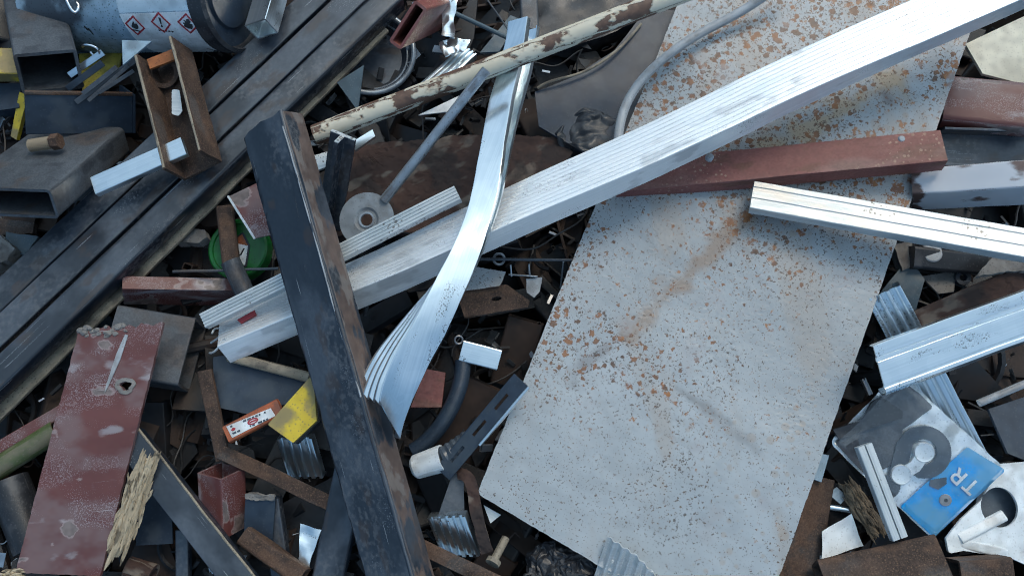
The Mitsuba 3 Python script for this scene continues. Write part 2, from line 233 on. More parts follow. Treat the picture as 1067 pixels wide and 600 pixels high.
def put(key, mesh, mat, xf=None, smooth=35, uvo=None):
    """one shape entry; uv = local metres (x along, y or z across) plus an offset of its own"""
    m = soften(mesh, smooth)
    v, f = np.array(m.vertices), np.array(m.faces)
    n = np.zeros_like(v)
    fn = np.cross(v[f[:, 1]] - v[f[:, 0]], v[f[:, 2]] - v[f[:, 0]])
    for k in range(3):
        np.add.at(n, f[:, k], fn)
    n /= np.maximum(np.linalg.norm(n, axis=1, keepdims=True), 1e-12)
    a = np.abs(n)
    end = (a[:, 0] > 0.75)
    u = np.where(end, v[:, 1] + 0.31, v[:, 0])
    w = np.where(end, v[:, 2], np.where(a[:, 2] >= a[:, 1], v[:, 1], v[:, 2] + np.sign(n[:, 1]) * 0.07))
    o = rng.uniform(0, 9, 2) if uvo is None else np.array(uvo)
    uv = np.stack([u + o[0], w + o[1]], 1)
    if xf is not None:
        v = v @ xf[0].T + xf[1]
    scene[key] = mikit.ply(trimesh.Trimesh(v, f, process=False), mat, smooth=(smooth is not False and smooth != 0), uv=uv)
    return key


def solo(key, label, cat, mesh, mat, xf=None, group=None, smooth=35, uvo=None):
    key = thing(key, label, cat, group)
    return put(key, mesh, mat, xf, smooth, uvo)


def part(parent, name, mesh, mat, xf=None, label=None, smooth=35, uvo=None):
    key = numbered(parent + '__' + name)
    put(key, mesh, mat, xf, smooth, uvo)
    if label:
        labels[key] = {'label': label}
    return key


def xf(name):
    p = PLACE[name]
    return Rotation.from_rotvec(p[3:6]).as_matrix(), np.array(p[:3])


def dims(name):
    return PLACE[name][6:9]


def outline(name):
    return np.array(PLACE[name][6:]).reshape(-1, 2)


# ------------------------------------------------------------------ mesh helpers
def rough(v, seed, amp, freq):
    p = np.asarray(v) * freq + seed * 3.7
    return np.stack([meshkit.fbm(p, 3, seed * 3 + k) - 0.5 for k in range(3)], -1) * 2 * amp


def resample(ring, seg):
    out = []
    for i in range(len(ring)):
        a, b = ring[i], ring[(i + 1) % len(ring)]
        k = max(1, int(np.ceil(np.linalg.norm(b - a) / seg)))
        out += [a + (b - a) * j / k for j in range(k)]
    return np.array(out)


def sweep(poly, stations, seg=0.012):
    """poly in (y, z); stations: list of (origin, Y, Z[, shear fn(y, z) -> offset vector]); closed ends"""
    if poly.geom_type != 'Polygon':
        poly = max(poly.geoms, key=lambda g: g.area)
    rings = [resample(np.array(r.coords)[:-1], seg) for r in [poly.exterior, *poly.interiors]]
    rings = [r if Polygon(r).exterior.is_ccw == (i == 0) else r[::-1] for i, r in enumerate(rings)]
    flat = np.vstack(rings)
    n, off = len(flat), np.cumsum([0] + [len(r) for r in rings])
    ns = len(stations)
    V = np.vstack([o + flat[:, :1] * Y + flat[:, 1:] * Z for o, Y, Z in stations])
    F = []
    for s in range(ns - 1):
        for k, r in enumerate(rings):
            i = np.arange(len(r))
            a, b = off[k] + i + s * n, off[k] + (i + 1) % len(r) + s * n
            F.append(np.stack([a, b, b + n], 1))
            F.append(np.stack([a, b + n, a + n], 1))
    q = Polygon(rings[0], rings[1:])
    tv, tf = trimesh.creation.triangulate_polygon(q, engine='earcut')
    from scipy.spatial import cKDTree
    idx = cKDTree(flat).query(tv)[1]
    tf = idx[tf]
    area = np.cross(flat[tf[:, 1]] - flat[tf[:, 0]], flat[tf[:, 2]] - flat[tf[:, 0]])
    tf[area < 0] = tf[area < 0][:, ::-1]
    F.append(tf[:, ::-1])
    F.append(tf + (ns - 1) * n)
    return trimesh.Trimesh(V, np.vstack(F), process=False)


EX, EY, EZ = np.eye(3)


def bar(poly, L, seg=0.012, step=0.02, amp=0.0004, seed=0, bow=0.0):
    """poly extruded along x, slightly uneven"""
    k = max(2, int(L / step))
    xs = np.linspace(-L / 2, L / 2, k + 1)
    m = sweep(poly, [(EX * x, EY, EZ) for x in xs], seg)
    v = np.array(m.vertices)
    if amp:
        v += rough(v, seed + 1, amp, 28.0)
    if bow:
        v[:, 2] -= bow * (2 * v[:, 0] / L) ** 2
    m.vertices = v
    return m


def rounded(W, H, r):
    return sbox(-W / 2 + r, -H + r, W / 2 - r, -r).buffer(r, quad_segs=3) if r > 0 else sbox(-W / 2, -H, W / 2, 0)


def tube_sec(W, H, t=0.003, r=0.004):
    r = min(r, W * .4, H * .4)
    return rounded(W, H, r).difference(affinity.translate(rounded(W - 2 * t, H - 2 * t, max(r - t, .0004)), 0, -t))


def chan_sec(W, H, t=0.003, up=True, lip=0.0):
    s = sbox(-W / 2, -H, W / 2, 0)
    c = sbox(-W / 2 + t, -H + t, W / 2 - t, .01) if up else sbox(-W / 2 + t, -H - .01, W / 2 - t, -t)
    s = s.difference(c)
    if lip:
        for a in (-1, 1):
            y0 = a * (W / 2) - (lip if a > 0 else 0)
            s = s.union(sbox(y0, -t if up else -H, y0 + lip, 0 if up else -H + t))
    return s.buffer(-t * .2).buffer(t * .2, quad_segs=2)


def angle_sec(W, H, t=0.004, side='r'):
    s = sbox(-W / 2, -t, W / 2, 0)
    s = s.union(sbox(-W / 2, -H, -W / 2 + t, 0) if side == 'r' else sbox(W / 2 - t, -H, W / 2, 0))
    return s.buffer(-t * .25).buffer(t * .5, quad_segs=2).buffer(-t * .25)


def ribbed_sec(W, H, n=5, depth=0.0016, solid=True, t=0.0015, frac=0.5, margin=0.12):
    """rectangle whose top carries n grooves"""
    s = rounded(W, H, min(.0012, H * .3))
    if not solid:
        s = tube_sec(W, H, t, .0015)
    w = W * (1 - 2 * margin) / n
    for i in range(n):
        y = -W / 2 + W * margin + w * (i + .5)
        s = s.difference(Polygon([(y - w * frac / 2, .001), (y - w * frac / 3, -depth), (y + w * frac / 3, -depth), (y + w * frac / 2, .001)]))
    return s


def strip_sec(pts, t):
    return LineString(pts).buffer(t / 2, cap_style=2, join_style=1, quad_segs=2)


def thin_ribbed(W, H, ribs, t=.0013, lip=.006):
    """thin sheet: flanges, lips and ribs pressed into the web; ribs = [(centre, width, depth)]"""
    pts = [(-W / 2 + lip, -H), (-W / 2, -H), (-W / 2, 0)]
    for c, w, d in ribs:
        pts += [(c - w / 2, 0), (c - w / 4, -d), (c + w / 4, -d), (c + w / 2, 0)]
    return strip_sec(pts + [(W / 2, 0), (W / 2, -H), (W / 2 - lip, -H)], t)


def circle_sec(r, ri=0, n=14):
    c = Polygon([(r * math.cos(a), r * math.sin(a)) for a in np.linspace(0, 2 * np.pi, n, endpoint=False)])
    if ri:
        c = c.difference(Polygon([(ri * math.cos(a), ri * math.sin(a)) for a in np.linspace(0, 2 * np.pi, n, endpoint=False)]))
    return c


def plate(pts, t, res=0.0, amp=0.0, freq=30.0, seed=0, jag=0.0, holes=(), r=0.0):
    """flat outline pts (local x, y), top at z = 0, thickness t; jag roughens the outline"""
    p = pts if hasattr(pts, 'exterior') else Polygon(pts)
    p = p.buffer(0)
    if p.geom_type != 'Polygon':
        p = max(p.geoms, key=lambda g: g.area)
    if r:
        p = p.buffer(-r).buffer(r, quad_segs=3)
    if jag:
        q = resample(np.array(p.exterior.coords)[:-1], jag * 2.2)
        q = q + (np.stack([meshkit.fbm(np.c_[q * 160, q[:, :1] * 0 + seed], 3, seed + k) for k in (0, 1)], -1) - .5) * 2 * jag
        p = Polygon(q).buffer(0)
        if p.geom_type != 'Polygon':
            p = max(p.geoms, key=lambda g: g.area)
    for h in holes:
        p = p.difference(h)
    m = trimesh.creation.extrude_polygon(p, t, engine='earcut')
    m.apply_translation([0, 0, -t])
    if res:
        mf = m3.Manifold(m3.Mesh(np.asarray(m.vertices, np.float32), np.asarray(m.faces, np.uint32)))
        mf = mf.refine_to_length(res).to_mesh()
        m = trimesh.Trimesh(mf.vert_properties[:, :3], mf.tri_verts, process=False)
        if amp:
            v = np.array(m.vertices)
            m.vertices = v + rough(v, seed + 2, amp, freq)
    return m


def lathe(profile, n=40):
    """profile (radius, z) -> solid about z"""
    return trimesh.creation.revolve(np.array(profile), sections=n)


def stations_of(pts, up=EZ, sub=6, rolls=None):
    """smooth path through points -> stations (origin, Y, Z); Y is the left of travel"""
    from scipy.interpolate import CubicSpline
    pts = np.asarray(pts, float)
    s = np.r_[0, np.cumsum(np.linalg.norm(np.diff(pts[:, :3], axis=0), axis=1))]
    k = np.linspace(0, s[-1], (len(pts) - 1) * sub + 1)
    cs = CubicSpline(s, pts[:, :3])
    P, D = cs(k), cs(k, 1)
    R = np.interp(k, s, pts[:, 3]) if pts.shape[1] > 3 else np.zeros(len(k))
    out = []
    for p, d, r in zip(P, D, R):
        x = d / np.linalg.norm(d)
        y = np.cross(up, x)
        y /= np.linalg.norm(y)
        z = np.cross(x, y)
        c, sn = math.cos(math.radians(r)), math.sin(math.radians(r))
        out.append((p, y * c + z * sn, z * c - y * sn))
    return out


def along(m, a, b):
    """a mesh in world space -> (mesh in a frame whose x runs from a to b, that frame)"""
    a, b = np.asarray(a, float)[:3], np.asarray(b, float)[:3]
    x = (b - a) / np.linalg.norm(b - a)
    y = np.cross(EZ, x)
    y /= np.linalg.norm(y)
    R = np.stack([x, y, np.cross(x, y)], 1)
    m = trimesh.Trimesh((np.array(m.vertices) - a) @ R, m.faces, process=False)
    return m, (R, a)


def rod_path(pts, r, n=10, sub=6, ri=0):
    return sweep(circle_sec(r, ri, n), stations_of(pts, sub=sub), 1.0)


def rod(L, r, ri=0, n=16, amp=0.0, seed=0, step=0.01):
    """round bar along x centred on z = 0"""
    return bar(circle_sec(r, ri, n), L, 1.0, step, amp, seed)


def block(x, y, z):
    return trimesh.creation.box([x, y, z])


def join(*ms):
    return trimesh.util.concatenate(ms)


# ------------------------------------------------------------------ materials
noise, fbm, vor, sst, mix, proc = mikit.noise, mikit.fbm, mikit.voronoi, mikit.smoothstep, mikit.mix, mikit.proc


def mat(key, color, rough=0.5, metallic=0.0, spec=0.5, bump=None, scale=0.001, **kw):
    c = {'type': 'rgb', 'value': list(color)} if isinstance(color, (tuple, list)) else proc(color)
    b = {'type': 'principled', 'base_color': c, 'roughness': proc(rough) if callable(rough) else rough, 'metallic': metallic, 'specular': spec, **kw}
    if bump:
        b = {'type': 'bumpmap', 'tex': {**proc(bump, 4e-4)}, 'scale': scale, 'bsdf': b}
    scene[key] = {'type': 'twosided', 'bsdf': b}


def specks(u, v, s, density):
    """round specks: 1 inside; density 0..1 (may vary)"""
    d, _, w = vor(u * s, v * s)
    return sst(0.0, 0.12, density * (0.25 + 0.75 * w * w) - d)


def scratches(u, v, a, b, t):
    return sst(t, t + .04, noise(u * a, v * b))


def black_base(n, u, v):
    f = fbm(u * 22, v * 34, 0, 4)
    g = fbm(u * 300, v * 420, 3, 3)
    c = mix((.007, .0115, .019), (.019, .026, .038), f)
    dust = dr.clip(n.z, 0, 1) * (.2 + .8 * sst(.35, .7, f)) * (.55 + .45 * g)
    c = mix(c, (.088, .106, .132), dust * .8)
    c = mix(c, (.05, .034, .026), sst(.6, .74, fbm(u * 30 + 5, v * 60, 8, 4)) * .55)
    c = mix(c, (.24, .26, .28), specks(u, v, 480, sst(.58, .85, fbm(u * 14, v * 30, 5, 3)) * .5) * .4)
    c = mix(c, (.13, .135, .145), sst(.4, .85, fbm(u * 240, v * 300, 44, 3)) * sst(.35, .75, noise(u * 16, v * 30, 5)) * .45)
    return mix(c, (.3, .33, .36), scratches(u, v, 16, 900, .92) * sst(.5, .65, noise(u * 30, v * 30, 7)) * .8)


def c_black(p, n, uv):
    return black_base(n, uv.x, uv.y)


def c_leaf(p, n, uv):
    """black paint gone to rust in patches"""
    u, v = uv.x, uv.y
    f = fbm(u * 26, v * 70, 2, 5)
    r = mix((.05, .035, .03), (.15, .1, .08), fbm(u * 90, v * 120, 4, 4))
    r = mix(r, (.2, .19, .18), sst(.56, .7, fbm(u * 50, v * 90, 14, 4)) * .5)
    return mix(black_base(n, u, v), r, sst(.40, .52, f) * .85)


def c_mill(p, n, uv):
    u, v = uv.x, uv.y
    f = fbm(u * 30, v * 45, 0, 4)
    c = mix((.045, .052, .062), (.11, .122, .138), f)
    c = mix(c, (.085, .06, .046), sst(.56, .74, fbm(u * 22, v * 30, 9, 4)) * .55)
    c = mix(c, (.04, .045, .055), sst(.55, .7, fbm(u * 60, v * 60, 4, 3)) * .6)
    return c * (.8 + .4 * noise(u * 700, v * 900))


def c_rust(p, n, uv):
    u, v = uv.x, uv.y
    f = fbm(u * 60, v * 90, 0, 5)
    c = mix((.024, .017, .015), (.09, .057, .043), f)
    c = mix(c, (.08, .077, .077), sst(.55, .7, fbm(u * 18, v * 26, 6, 3)) * .55)
    c = mix(c, (.2, .115, .07), specks(u, v, 520, .45) * .45)
    c = mix(c, (.13, .072, .045), sst(.55, .68, fbm(u * 34, v * 40, 12, 4)) * .45)
    return c * (.7 + .6 * noise(u * 900, v * 900))


def c_maroon(p, n, uv):
    u, v = uv.x, uv.y
    f = fbm(u * 14, v * 30, 0, 4)
    c = mix((.085, .025, .024), (.15, .052, .047), f)
    c = mix(c, (.2, .165, .17), sst(.4, .75, fbm(u * 30, v * 44, 33, 4)) * .45)
    den = sst(.38, .66, fbm(u * 20, v * 40, 5, 3))
    c = mix(c, (.34, .33, .36), specks(u, v, 900, .05 + .55 * den * den) * .5)
    c = mix(c, (.34, .34, .37), sst(.62, .78, fbm(u * 26, v * 60, 11, 5)) * .55)
    e = fbm(u * 30, v * 42, 21, 5)
    c = mix(c, (.42, .36, .36), sst(.66, .71, e) * .5)
    c = mix(c, mix((.07, .055, .05), (.17, .14, .13), noise(u * 300, v * 300)), sst(.69, .73, e) * .8)
    c = mix(c, (.5, .5, .52), scratches(u, v, 10, 500, .95) * .7)
    return c


def c_redbeam(p, n, uv):
    u, v = uv.x, uv.y
    f = fbm(u * 16, v * 60, 2, 4)
    c = mix((.15, .045, .04), (.25, .09, .075), f)
    c = mix(c, (.12, .05, .03), sst(.54, .7, fbm(u * 30, v * 80, 6, 4)) * .6)
    c = mix(c, (.27, .17, .15), sst(.55, .75, fbm(u * 12, v * 40, 16, 4)) * .4)
    c = mix(c, (.35, .22, .16), specks(u, v, 170, .35 * sst(.45, .7, noise(u * 25, v * 25))) * .7)
    return c * (.85 + .3 * noise(u * 500, v * 600))


SM = np.array(PLACE['smears'])
SMEARS = [(*map(float, SM[2 * k]), *map(float, SM[2 * k + 1]), w, col, am) for k, (w, col, am) in enumerate([
    (.020, (.24, .17, .125), .75), (.012, (.17, .17, .18), .6), (.024, (.36, .27, .17), .8), (.010, (.19, .2, .21), .55), (.006, (.16, .17, .18), .5), (.014, (.14, .12, .12), .8), (.012, (.3, .3, .31), .5)])]


def plate_rust(u, v):
    low = fbm(u * 9 + 3.1, v * 9 + 1.7, 0, 4)
    upper = sst(.20, -.06, u - .09 * sst(.04, -.08, v) + (fbm(u * 7, v * 7, 50, 2) - .5) * .2)
    upper = upper * (1 - .7 * sst(.0, .13, v) * sst(-.22, -.10, u))
    band = sst(.42, .64, low)
    top = sst(.12, -.30, u)
    w1, w2 = (fbm(u * 500, v * 500, 3, 2) - .5) * .004, (fbm(u * 500, v * 500, 9, 2) - .5) * .004
    a = specks(u + w1, v + w2, 120, .07 + .48 * (.3 + .7 * band) * (.12 + .88 * upper) + .05 * top)
    b = specks(u + 3 + w1, v + 7 + w2, 340, .30 + .24 * band * (.5 + .5 * upper))
    big = specks(u + 8.3 + 2 * w1, v + 1.9 + 2 * w2, 66, (sst(.44, .64, fbm(u * 9, v * 9 + 4, 4, 3)) * .34 + .16) * (.2 + .8 * upper) + .08 * top)
    return a, b, big * sst(.28, .5, fbm(u * 260, v * 260, 2, 3)), band


def c_plate(p, n, uv):
    u, v = uv.x, uv.y
    f = fbm(u * 10, v * 14, 0, 5)
    c = mix((.285, .325, .35), (.39, .425, .45), f)
    c = mix(c, (.25, .28, .3), sst(.35, .8, fbm(u * 5, v * 7, 13, 5)) * .5)
    c = mix(c, (.23, .25, .265), sst(.25, .85, fbm(u * 110, v * 60, 23, 4)) * .35)
    a, b, big, band = plate_rust(u, v)
    x, y = u * .85 + v * .5, v * .85 - u * .5
    c = mix(c, (.30, .23, .17), sst(.54, .74, fbm(x * 9, y * 30, 3, 5)) * .3)
    c = mix(c, (.30, .20, .12), specks(u + 8.3, v + 1.9, 75, sst(.48, .72, fbm(u * 8, v * 8 + 4, 4, 3)) * .5) * .3)
    sm_n = fbm(u * 60, v * 60, 40, 4)
    for k, (ax, ay, bx, by, w, col, am) in enumerate(SMEARS):
        t_ = dr.clip(((u - ax) * (bx - ax) + (v - ay) * (by - ay)) / ((bx - ax) ** 2 + (by - ay) ** 2), 0, 1)
        d_ = dr.sqrt(dr.square(u - ax - t_ * (bx - ax)) + dr.square(v - ay - t_ * (by - ay)))
        c = mix(c, col, sst(w, .0, d_ + (sm_n - .5) * w * 1.6) * am)
    tone = noise(u * 90, v * 90, 5)
    c = mix(c, mix((.03, .025, .024), (.12, .06, .03), tone), b * .85)
    c = mix(c, mix((.055, .03, .022), (.25, .095, .03), tone), a * .92)
    c = mix(c, mix((.14, .045, .018), (.33, .13, .035), noise(u * 200, v * 200, 9)), big * .9)
    c = mix(c, (.3, .31, .33), sst(.70, .82, fbm(u * 22, v * 26, 31, 5)) * .5)
    sc = scratches(x, y, 6, 520, .95) + scratches(u * .9 - v * .45, v * .9 + u * .45, 8, 620, .955)
    c = mix(c, (.3, .34, .37), dr.clip(sc, 0, 1) * .6)
    return mix(c, mix((.07, .045, .04), (.22, .14, .1), noise(u * 120, v * 120)), sst(.5, .3, dr.abs(n.z)))


def b_plate(p, n, uv):
    return fbm(uv.x * 60, uv.y * 60, 0, 3) * .6 + .4 * noise(uv.x * 420, uv.y * 420)


def c_alu(p, n, uv):
    u, v = uv.x, uv.y
    s = noise(u * 6, v * 1400) * .5 + noise(u * 22, v * 2600, 4) * .5
    c = mix((.7, .74, .77), (.9, .92, .93), s)
    c = mix(c, (.42, .44, .46), sst(.6, .74, fbm(u * 26, v * 60, 3, 4)) * .55)
    c = mix(c, (.16, .15, .15), specks(u, v, 520, sst(.6, .8, fbm(u * 15, v * 40, 7, 3)) * .5) * .7)
    return c


def r_alu(p, n, uv):
    return .24 + .3 * fbm(uv.x * 30, uv.y * 90, 2, 3)


def c_oxide(p, n, uv):
    """white-oxidised aluminium with dirt in streaks"""
    u, v = uv.x, uv.y
    s = noise(u * 8, v * 900)
    c = mix((.44, .48, .5), (.63, .66, .67), s)
    c = mix(c, (.36, .42, .45), sst(.45, .7, fbm(u * 30, v * 120, 3, 5)) * .6)
    c = mix(c, (.55, .48, .4), sst(.62, .76, fbm(u * 12, v * 40, 17, 4)) * .5)
    return mix(c, (.12, .11, .1), specks(u, v, 260, sst(.6, .75, fbm(u * 20, v * 20, 7, 2)) * .5) * .8)


def c_galv(p, n, uv):
    u, v = uv.x, uv.y
    d, e, w = vor(u * 90, v * 90)
    c = mix((.66, .74, .79), (.86, .91, .93), w * .35 + .65 * noise(u * 9, v * 1100))
    return mix(c, (.2, .2, .2), specks(u, v, 560, sst(.6, .74, fbm(u * 18, v * 90, 7, 3)) * .6) * .85)


def c_cream(p, n, uv):
    u, v = uv.x, uv.y
    f = fbm(u * 32, v * 70, 0, 5)
    f = fbm(u * 30, v * 56, 0, 5) + .16 * (fbm(u * 190, v * 240, 51, 3) - .5) + .16 * sst(.10, -.18, u) - .07
    patch = sst(.53, .56, f)
    c = mix((.52, .47, .36), (.66, .61, .5), fbm(u * 20, v * 40, 4, 3))
    c = mix(c, (.3, .24, .17), sst(.49, .53, f) * .5)
    r = mix((.06, .035, .028), (.17, .095, .062), fbm(u * 180, v * 260, 8, 4))
    return mix(c, r, patch)


def b_cream(p, n, uv):
    return 1 - sst(.5, .56, fbm(uv.x * 30, uv.y * 56, 0, 5) + .16 * (fbm(uv.x * 190, uv.y * 240, 51, 3) - .5) + .16 * sst(.10, -.18, uv.x) - .07) + .35 * fbm(uv.x * 200, uv.y * 200, 3, 3)


def dirty(color, dirt=(.05, .045, .04), amount=.6, s=45, thr=.5):
    def fn(p, n, uv):
        u, v = uv.x, uv.y
        f = fbm(u * s, v * s, 1, 5)
        c = mi.Color3f(color) * (.8 + .35 * noise(u * 130, v * 130, 6))
        c = mix(c, dirt, sst(thr, thr + .22, f) * amount)
        return mix(c, dirt, specks(u, v, 300, .35) * amount * .7)
    return fn


def c_wood(p, n, uv):
    u, v = uv.x, uv.y
    f = fbm(u * 40, v * 420, 0, 4)
    c = mix((.24, .18, .115), (.54, .45, .32), f)
    return mix(c, (.06, .05, .04), sst(.6, .7, fbm(u * 90, v * 200, 5, 3)) * .7)


def c_slab(p, n, uv):
    u, v = uv.x, uv.y
    f = fbm(u * 18, v * 34, 0, 5)
    c = mix((.03, .021, .02), (.105, .062, .05), f)
    c = mix(c, (.21, .18, .15), sst(.56, .7, fbm(u * 30, v * 60, 5, 4)) * .6)
    return mix(c, (.035, .03, .03), sst(.55, .7, fbm(u * 26, v * 26, 15, 4)) * .8)


def b_fine(p, n, uv):
    return fbm(uv.x * 160, uv.y * 200, 0, 3)


def c_soil(p, n, uv):
    f = fbm(p.x * 30, p.y * 30, 0, 5)
    return mix((.007, .006, .006), (.025, .019, .016), f)


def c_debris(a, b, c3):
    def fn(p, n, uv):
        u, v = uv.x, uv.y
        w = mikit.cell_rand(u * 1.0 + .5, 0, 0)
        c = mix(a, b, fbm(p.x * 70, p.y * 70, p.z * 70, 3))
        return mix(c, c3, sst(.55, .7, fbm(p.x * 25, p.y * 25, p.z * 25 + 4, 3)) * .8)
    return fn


mat('m_black', c_black, .3, spec=.6)
mat('m_leaf', c_leaf, .55, bump=b_fine, scale=.0008)
mat('m_mill', c_mill, .48, metallic=.25)
mat('m_rust', c_rust, .75, spec=.3, bump=b_fine, scale=.0012)
mat('m_maroon', c_maroon, .5, bump=b_fine, scale=.0004)
mat('m_redbeam', c_redbeam, .55, bump=b_fine, scale=.0006)
mat('m_plate', c_plate, .42, spec=.5, bump=b_plate, scale=.0006)
mat('m_alu', c_alu, r_alu, metallic=.5)
mat('m_oxide', c_oxide, .42, metallic=.45)
mat('m_galv', c_galv, .2, metallic=.95)
mat('m_dull', dirty((.36, .4, .44), (.14, .12, .11), .6, 60, .5), .36, metallic=.6)
mat('m_chrome', (.8, .82, .84), .12, metallic=1.0)
mat('m_cream', c_cream, .5, bump=b_cream, scale=.0009)
mat('m_beige', dirty((.26, .22, .165), amount=.7), .6)
mat('m_yellow', dirty((.56, .41, .03), (.2, .16, .1), .8, 40, .42), .5)
mat('m_yellow_dim', dirty((.34, .30, .05), (.05, .05, .03), .7, 40, .42), .5)
mat('m_green', dirty((.008, .12, .022), (.01, .03, .015), .6), .35)
mat('m_green_dim', dirty((.07, .095, .035), (.16, .14, .1), .7, 30, .45), .5)
mat('m_orange', dirty((.36, .095, .035), (.14, .06, .04), .75, 60, .44), .45)
mat('m_white', dirty((.68, .72, .74), (.35, .33, .3), .45), .4)
mat('m_black_plastic', dirty((.02, .022, .027), (.08, .08, .085), .6), .4)
mat('m_navy', dirty((.019, .033, .055), (.05, .065, .08), .5), .45)
mat('m_teal', dirty((.06, .095, .12), (.16, .17, .17), .5), .5)
mat('m_hose', dirty((.34, .365, .39), (.14, .13, .12), .5), .5)
mat('m_wood', c_wood, .8, spec=.2, bump=b_fine, scale=.002)
mat('m_slab', c_slab, .85, spec=.2, bump=b_fine, scale=.003)
mat('m_concrete', dirty((.2, .19, .18), (.07, .06, .055), .7), .85, bump=b_fine, scale=.002)
mat('m_tin', dirty((.26, .37, .46), (.02, .022, .03), .9, 26, .52), .35)
mat('m_panel', dirty((.5, .62, .7), (.25, .33, .4), .5, 30, .52), .4)
mat('m_pale_blue', dirty((.22, .32, .4), (.1, .12, .14), .5), .4)
mat('m_worn_grey', dirty((.2, .23, .26), (.1, .1, .1), .5, 60, .5), .5)
mat('m_red', dirty((.3, .03, .04), amount=.5), .5)
mat('m_red_ink', (.33, .03, .04), .5)
mat('m_black_ink', (.02, .025, .03), .5)
mat('m_blue_card', dirty((.0, .30, .74), (.12, .34, .5), .75, 26, .46), .3)
mat('m_foil', dirty((.86, .88, .88), (.3, .3, .28), .65, 50, .54), .2, metallic=.6)
mat('m_grey_plastic', dirty((.05, .065, .085), (.12, .14, .16), .5), .3)
mat('m_orange_rust', dirty((.3, .1, .03), (.09, .04, .02), .7), .7)
mat('m_soil', c_soil, .95, spec=.1, bump=b_fine, scale=.004)
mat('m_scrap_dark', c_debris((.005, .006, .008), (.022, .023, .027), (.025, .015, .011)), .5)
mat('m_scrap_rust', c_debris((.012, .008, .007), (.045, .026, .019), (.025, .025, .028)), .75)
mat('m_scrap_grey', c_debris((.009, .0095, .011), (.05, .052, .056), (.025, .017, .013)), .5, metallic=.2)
mat('m_scrap_bright', c_debris((.45, .47, .5), (.7, .73, .76), (.2, .2, .2)), .3, metallic=.8)
mat('m_cream_plain', dirty((.55, .52, .42), (.3, .28, .22), .5, 20, .52), .45)
mat('m_wood_dark', dirty((.16, .12, .08), (.05, .04, .03), .7), .85, bump=b_fine, scale=.002)


def c_white_worn(p, n, uv):
    u, v = uv.x, uv.y
    f = fbm(u * 26, v * 40, 0, 5)
    c = mix((.44, .46, .5), (.56, .58, .62), fbm(u * 14, v * 20, 3, 3))
    c = mix(c, (.26, .26, .27), sst(.6, .66, f) * .6)
    return mix(c, mix((.07, .045, .04), (.14, .09, .08), f), sst(.60, .72, f + .4 * sst(-.045, -.062, u)))


mat('m_white_worn', c_white_worn, .4)
scene['m_clear'] = {'type': 'thindielectric', 'int_ior': 1.5}

# ------------------------------------------------------------------ the ground and the loose scrap that nobody could count
g = np.linspace(-3.2, 3.2, 161)
gx, gy = np.meshgrid(g, g, indexing='ij')
gz = -0.05 + 0.05 * (meshkit.fbm(np.stack([gx * 5, gy * 5, gx * 0], -1), 4, 5) - .5)
i, j = np.meshgrid(np.arange(160), np.arange(160), indexing='ij')
a = (i * 161 + j).ravel()
quads = np.stack([a, a + 161, a + 162, a + 1], 1)
scene['ground'] = mikit.ply((np.stack([gx, gy, gz], -1).reshape(-1, 3), quads), 'm_soil', smooth=True)
labels['ground'] = {'label': 'dark oily soil under the scrap heap', 'kind': 'structure'}


def scrap_shapes():
    r = np.random.default_rng(4)
    out = []
    for k in range(8):
        out.append(block(1, r.uniform(.2, .5), r.uniform(.05, .2)))
        w = r.uniform(.16, .3)
        out.append(bar(angle_sec(w, w, w * .15), 1, 1, 1, 0))
        out.append(bar(tube_sec(r.uniform(.25, .45), r.uniform(.2, .3), .03, .03), r.uniform(.7, 1), 1, 1, 0))
        out.append(bar(chan_sec(r.uniform(.25, .4), .2, .03, bool(k % 2)), 1, 1, 1, 0))
        out.append(plate(Polygon(np.c_[r.normal(0, 1, 6), r.normal(0, .7, 6)] * .38).convex_hull, .04))
        if k % 3 == 0:
            out.append(bar(circle_sec(.07, .045, 8), 1, 1, 1, 0))
            th = np.linspace(0, r.uniform(1, 5), 8)
            rr = .25 * (1 + .3 * th / 5)
            out.append(rod_path(np.c_[rr * np.cos(th), rr * np.sin(th), th * .05], .03, 5, 2))
    for m in out:
        m.unmerge_vertices()
    return [(np.array(m.vertices), np.array(m.faces)) for m in out]


SHAPES = scrap_shapes()


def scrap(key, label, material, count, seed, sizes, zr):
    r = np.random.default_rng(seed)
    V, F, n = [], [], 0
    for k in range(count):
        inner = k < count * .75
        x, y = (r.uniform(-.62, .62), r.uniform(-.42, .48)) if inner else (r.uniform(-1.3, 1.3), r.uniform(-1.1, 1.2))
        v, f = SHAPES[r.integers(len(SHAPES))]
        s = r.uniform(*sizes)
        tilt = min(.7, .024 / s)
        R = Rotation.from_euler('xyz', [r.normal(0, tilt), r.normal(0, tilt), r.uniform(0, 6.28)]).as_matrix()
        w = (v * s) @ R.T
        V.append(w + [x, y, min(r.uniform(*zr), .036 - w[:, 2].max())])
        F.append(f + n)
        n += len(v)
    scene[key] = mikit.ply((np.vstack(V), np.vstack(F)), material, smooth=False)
    labels[key] = {'label': label, 'category': 'scrap', 'kind': 'stuff'}


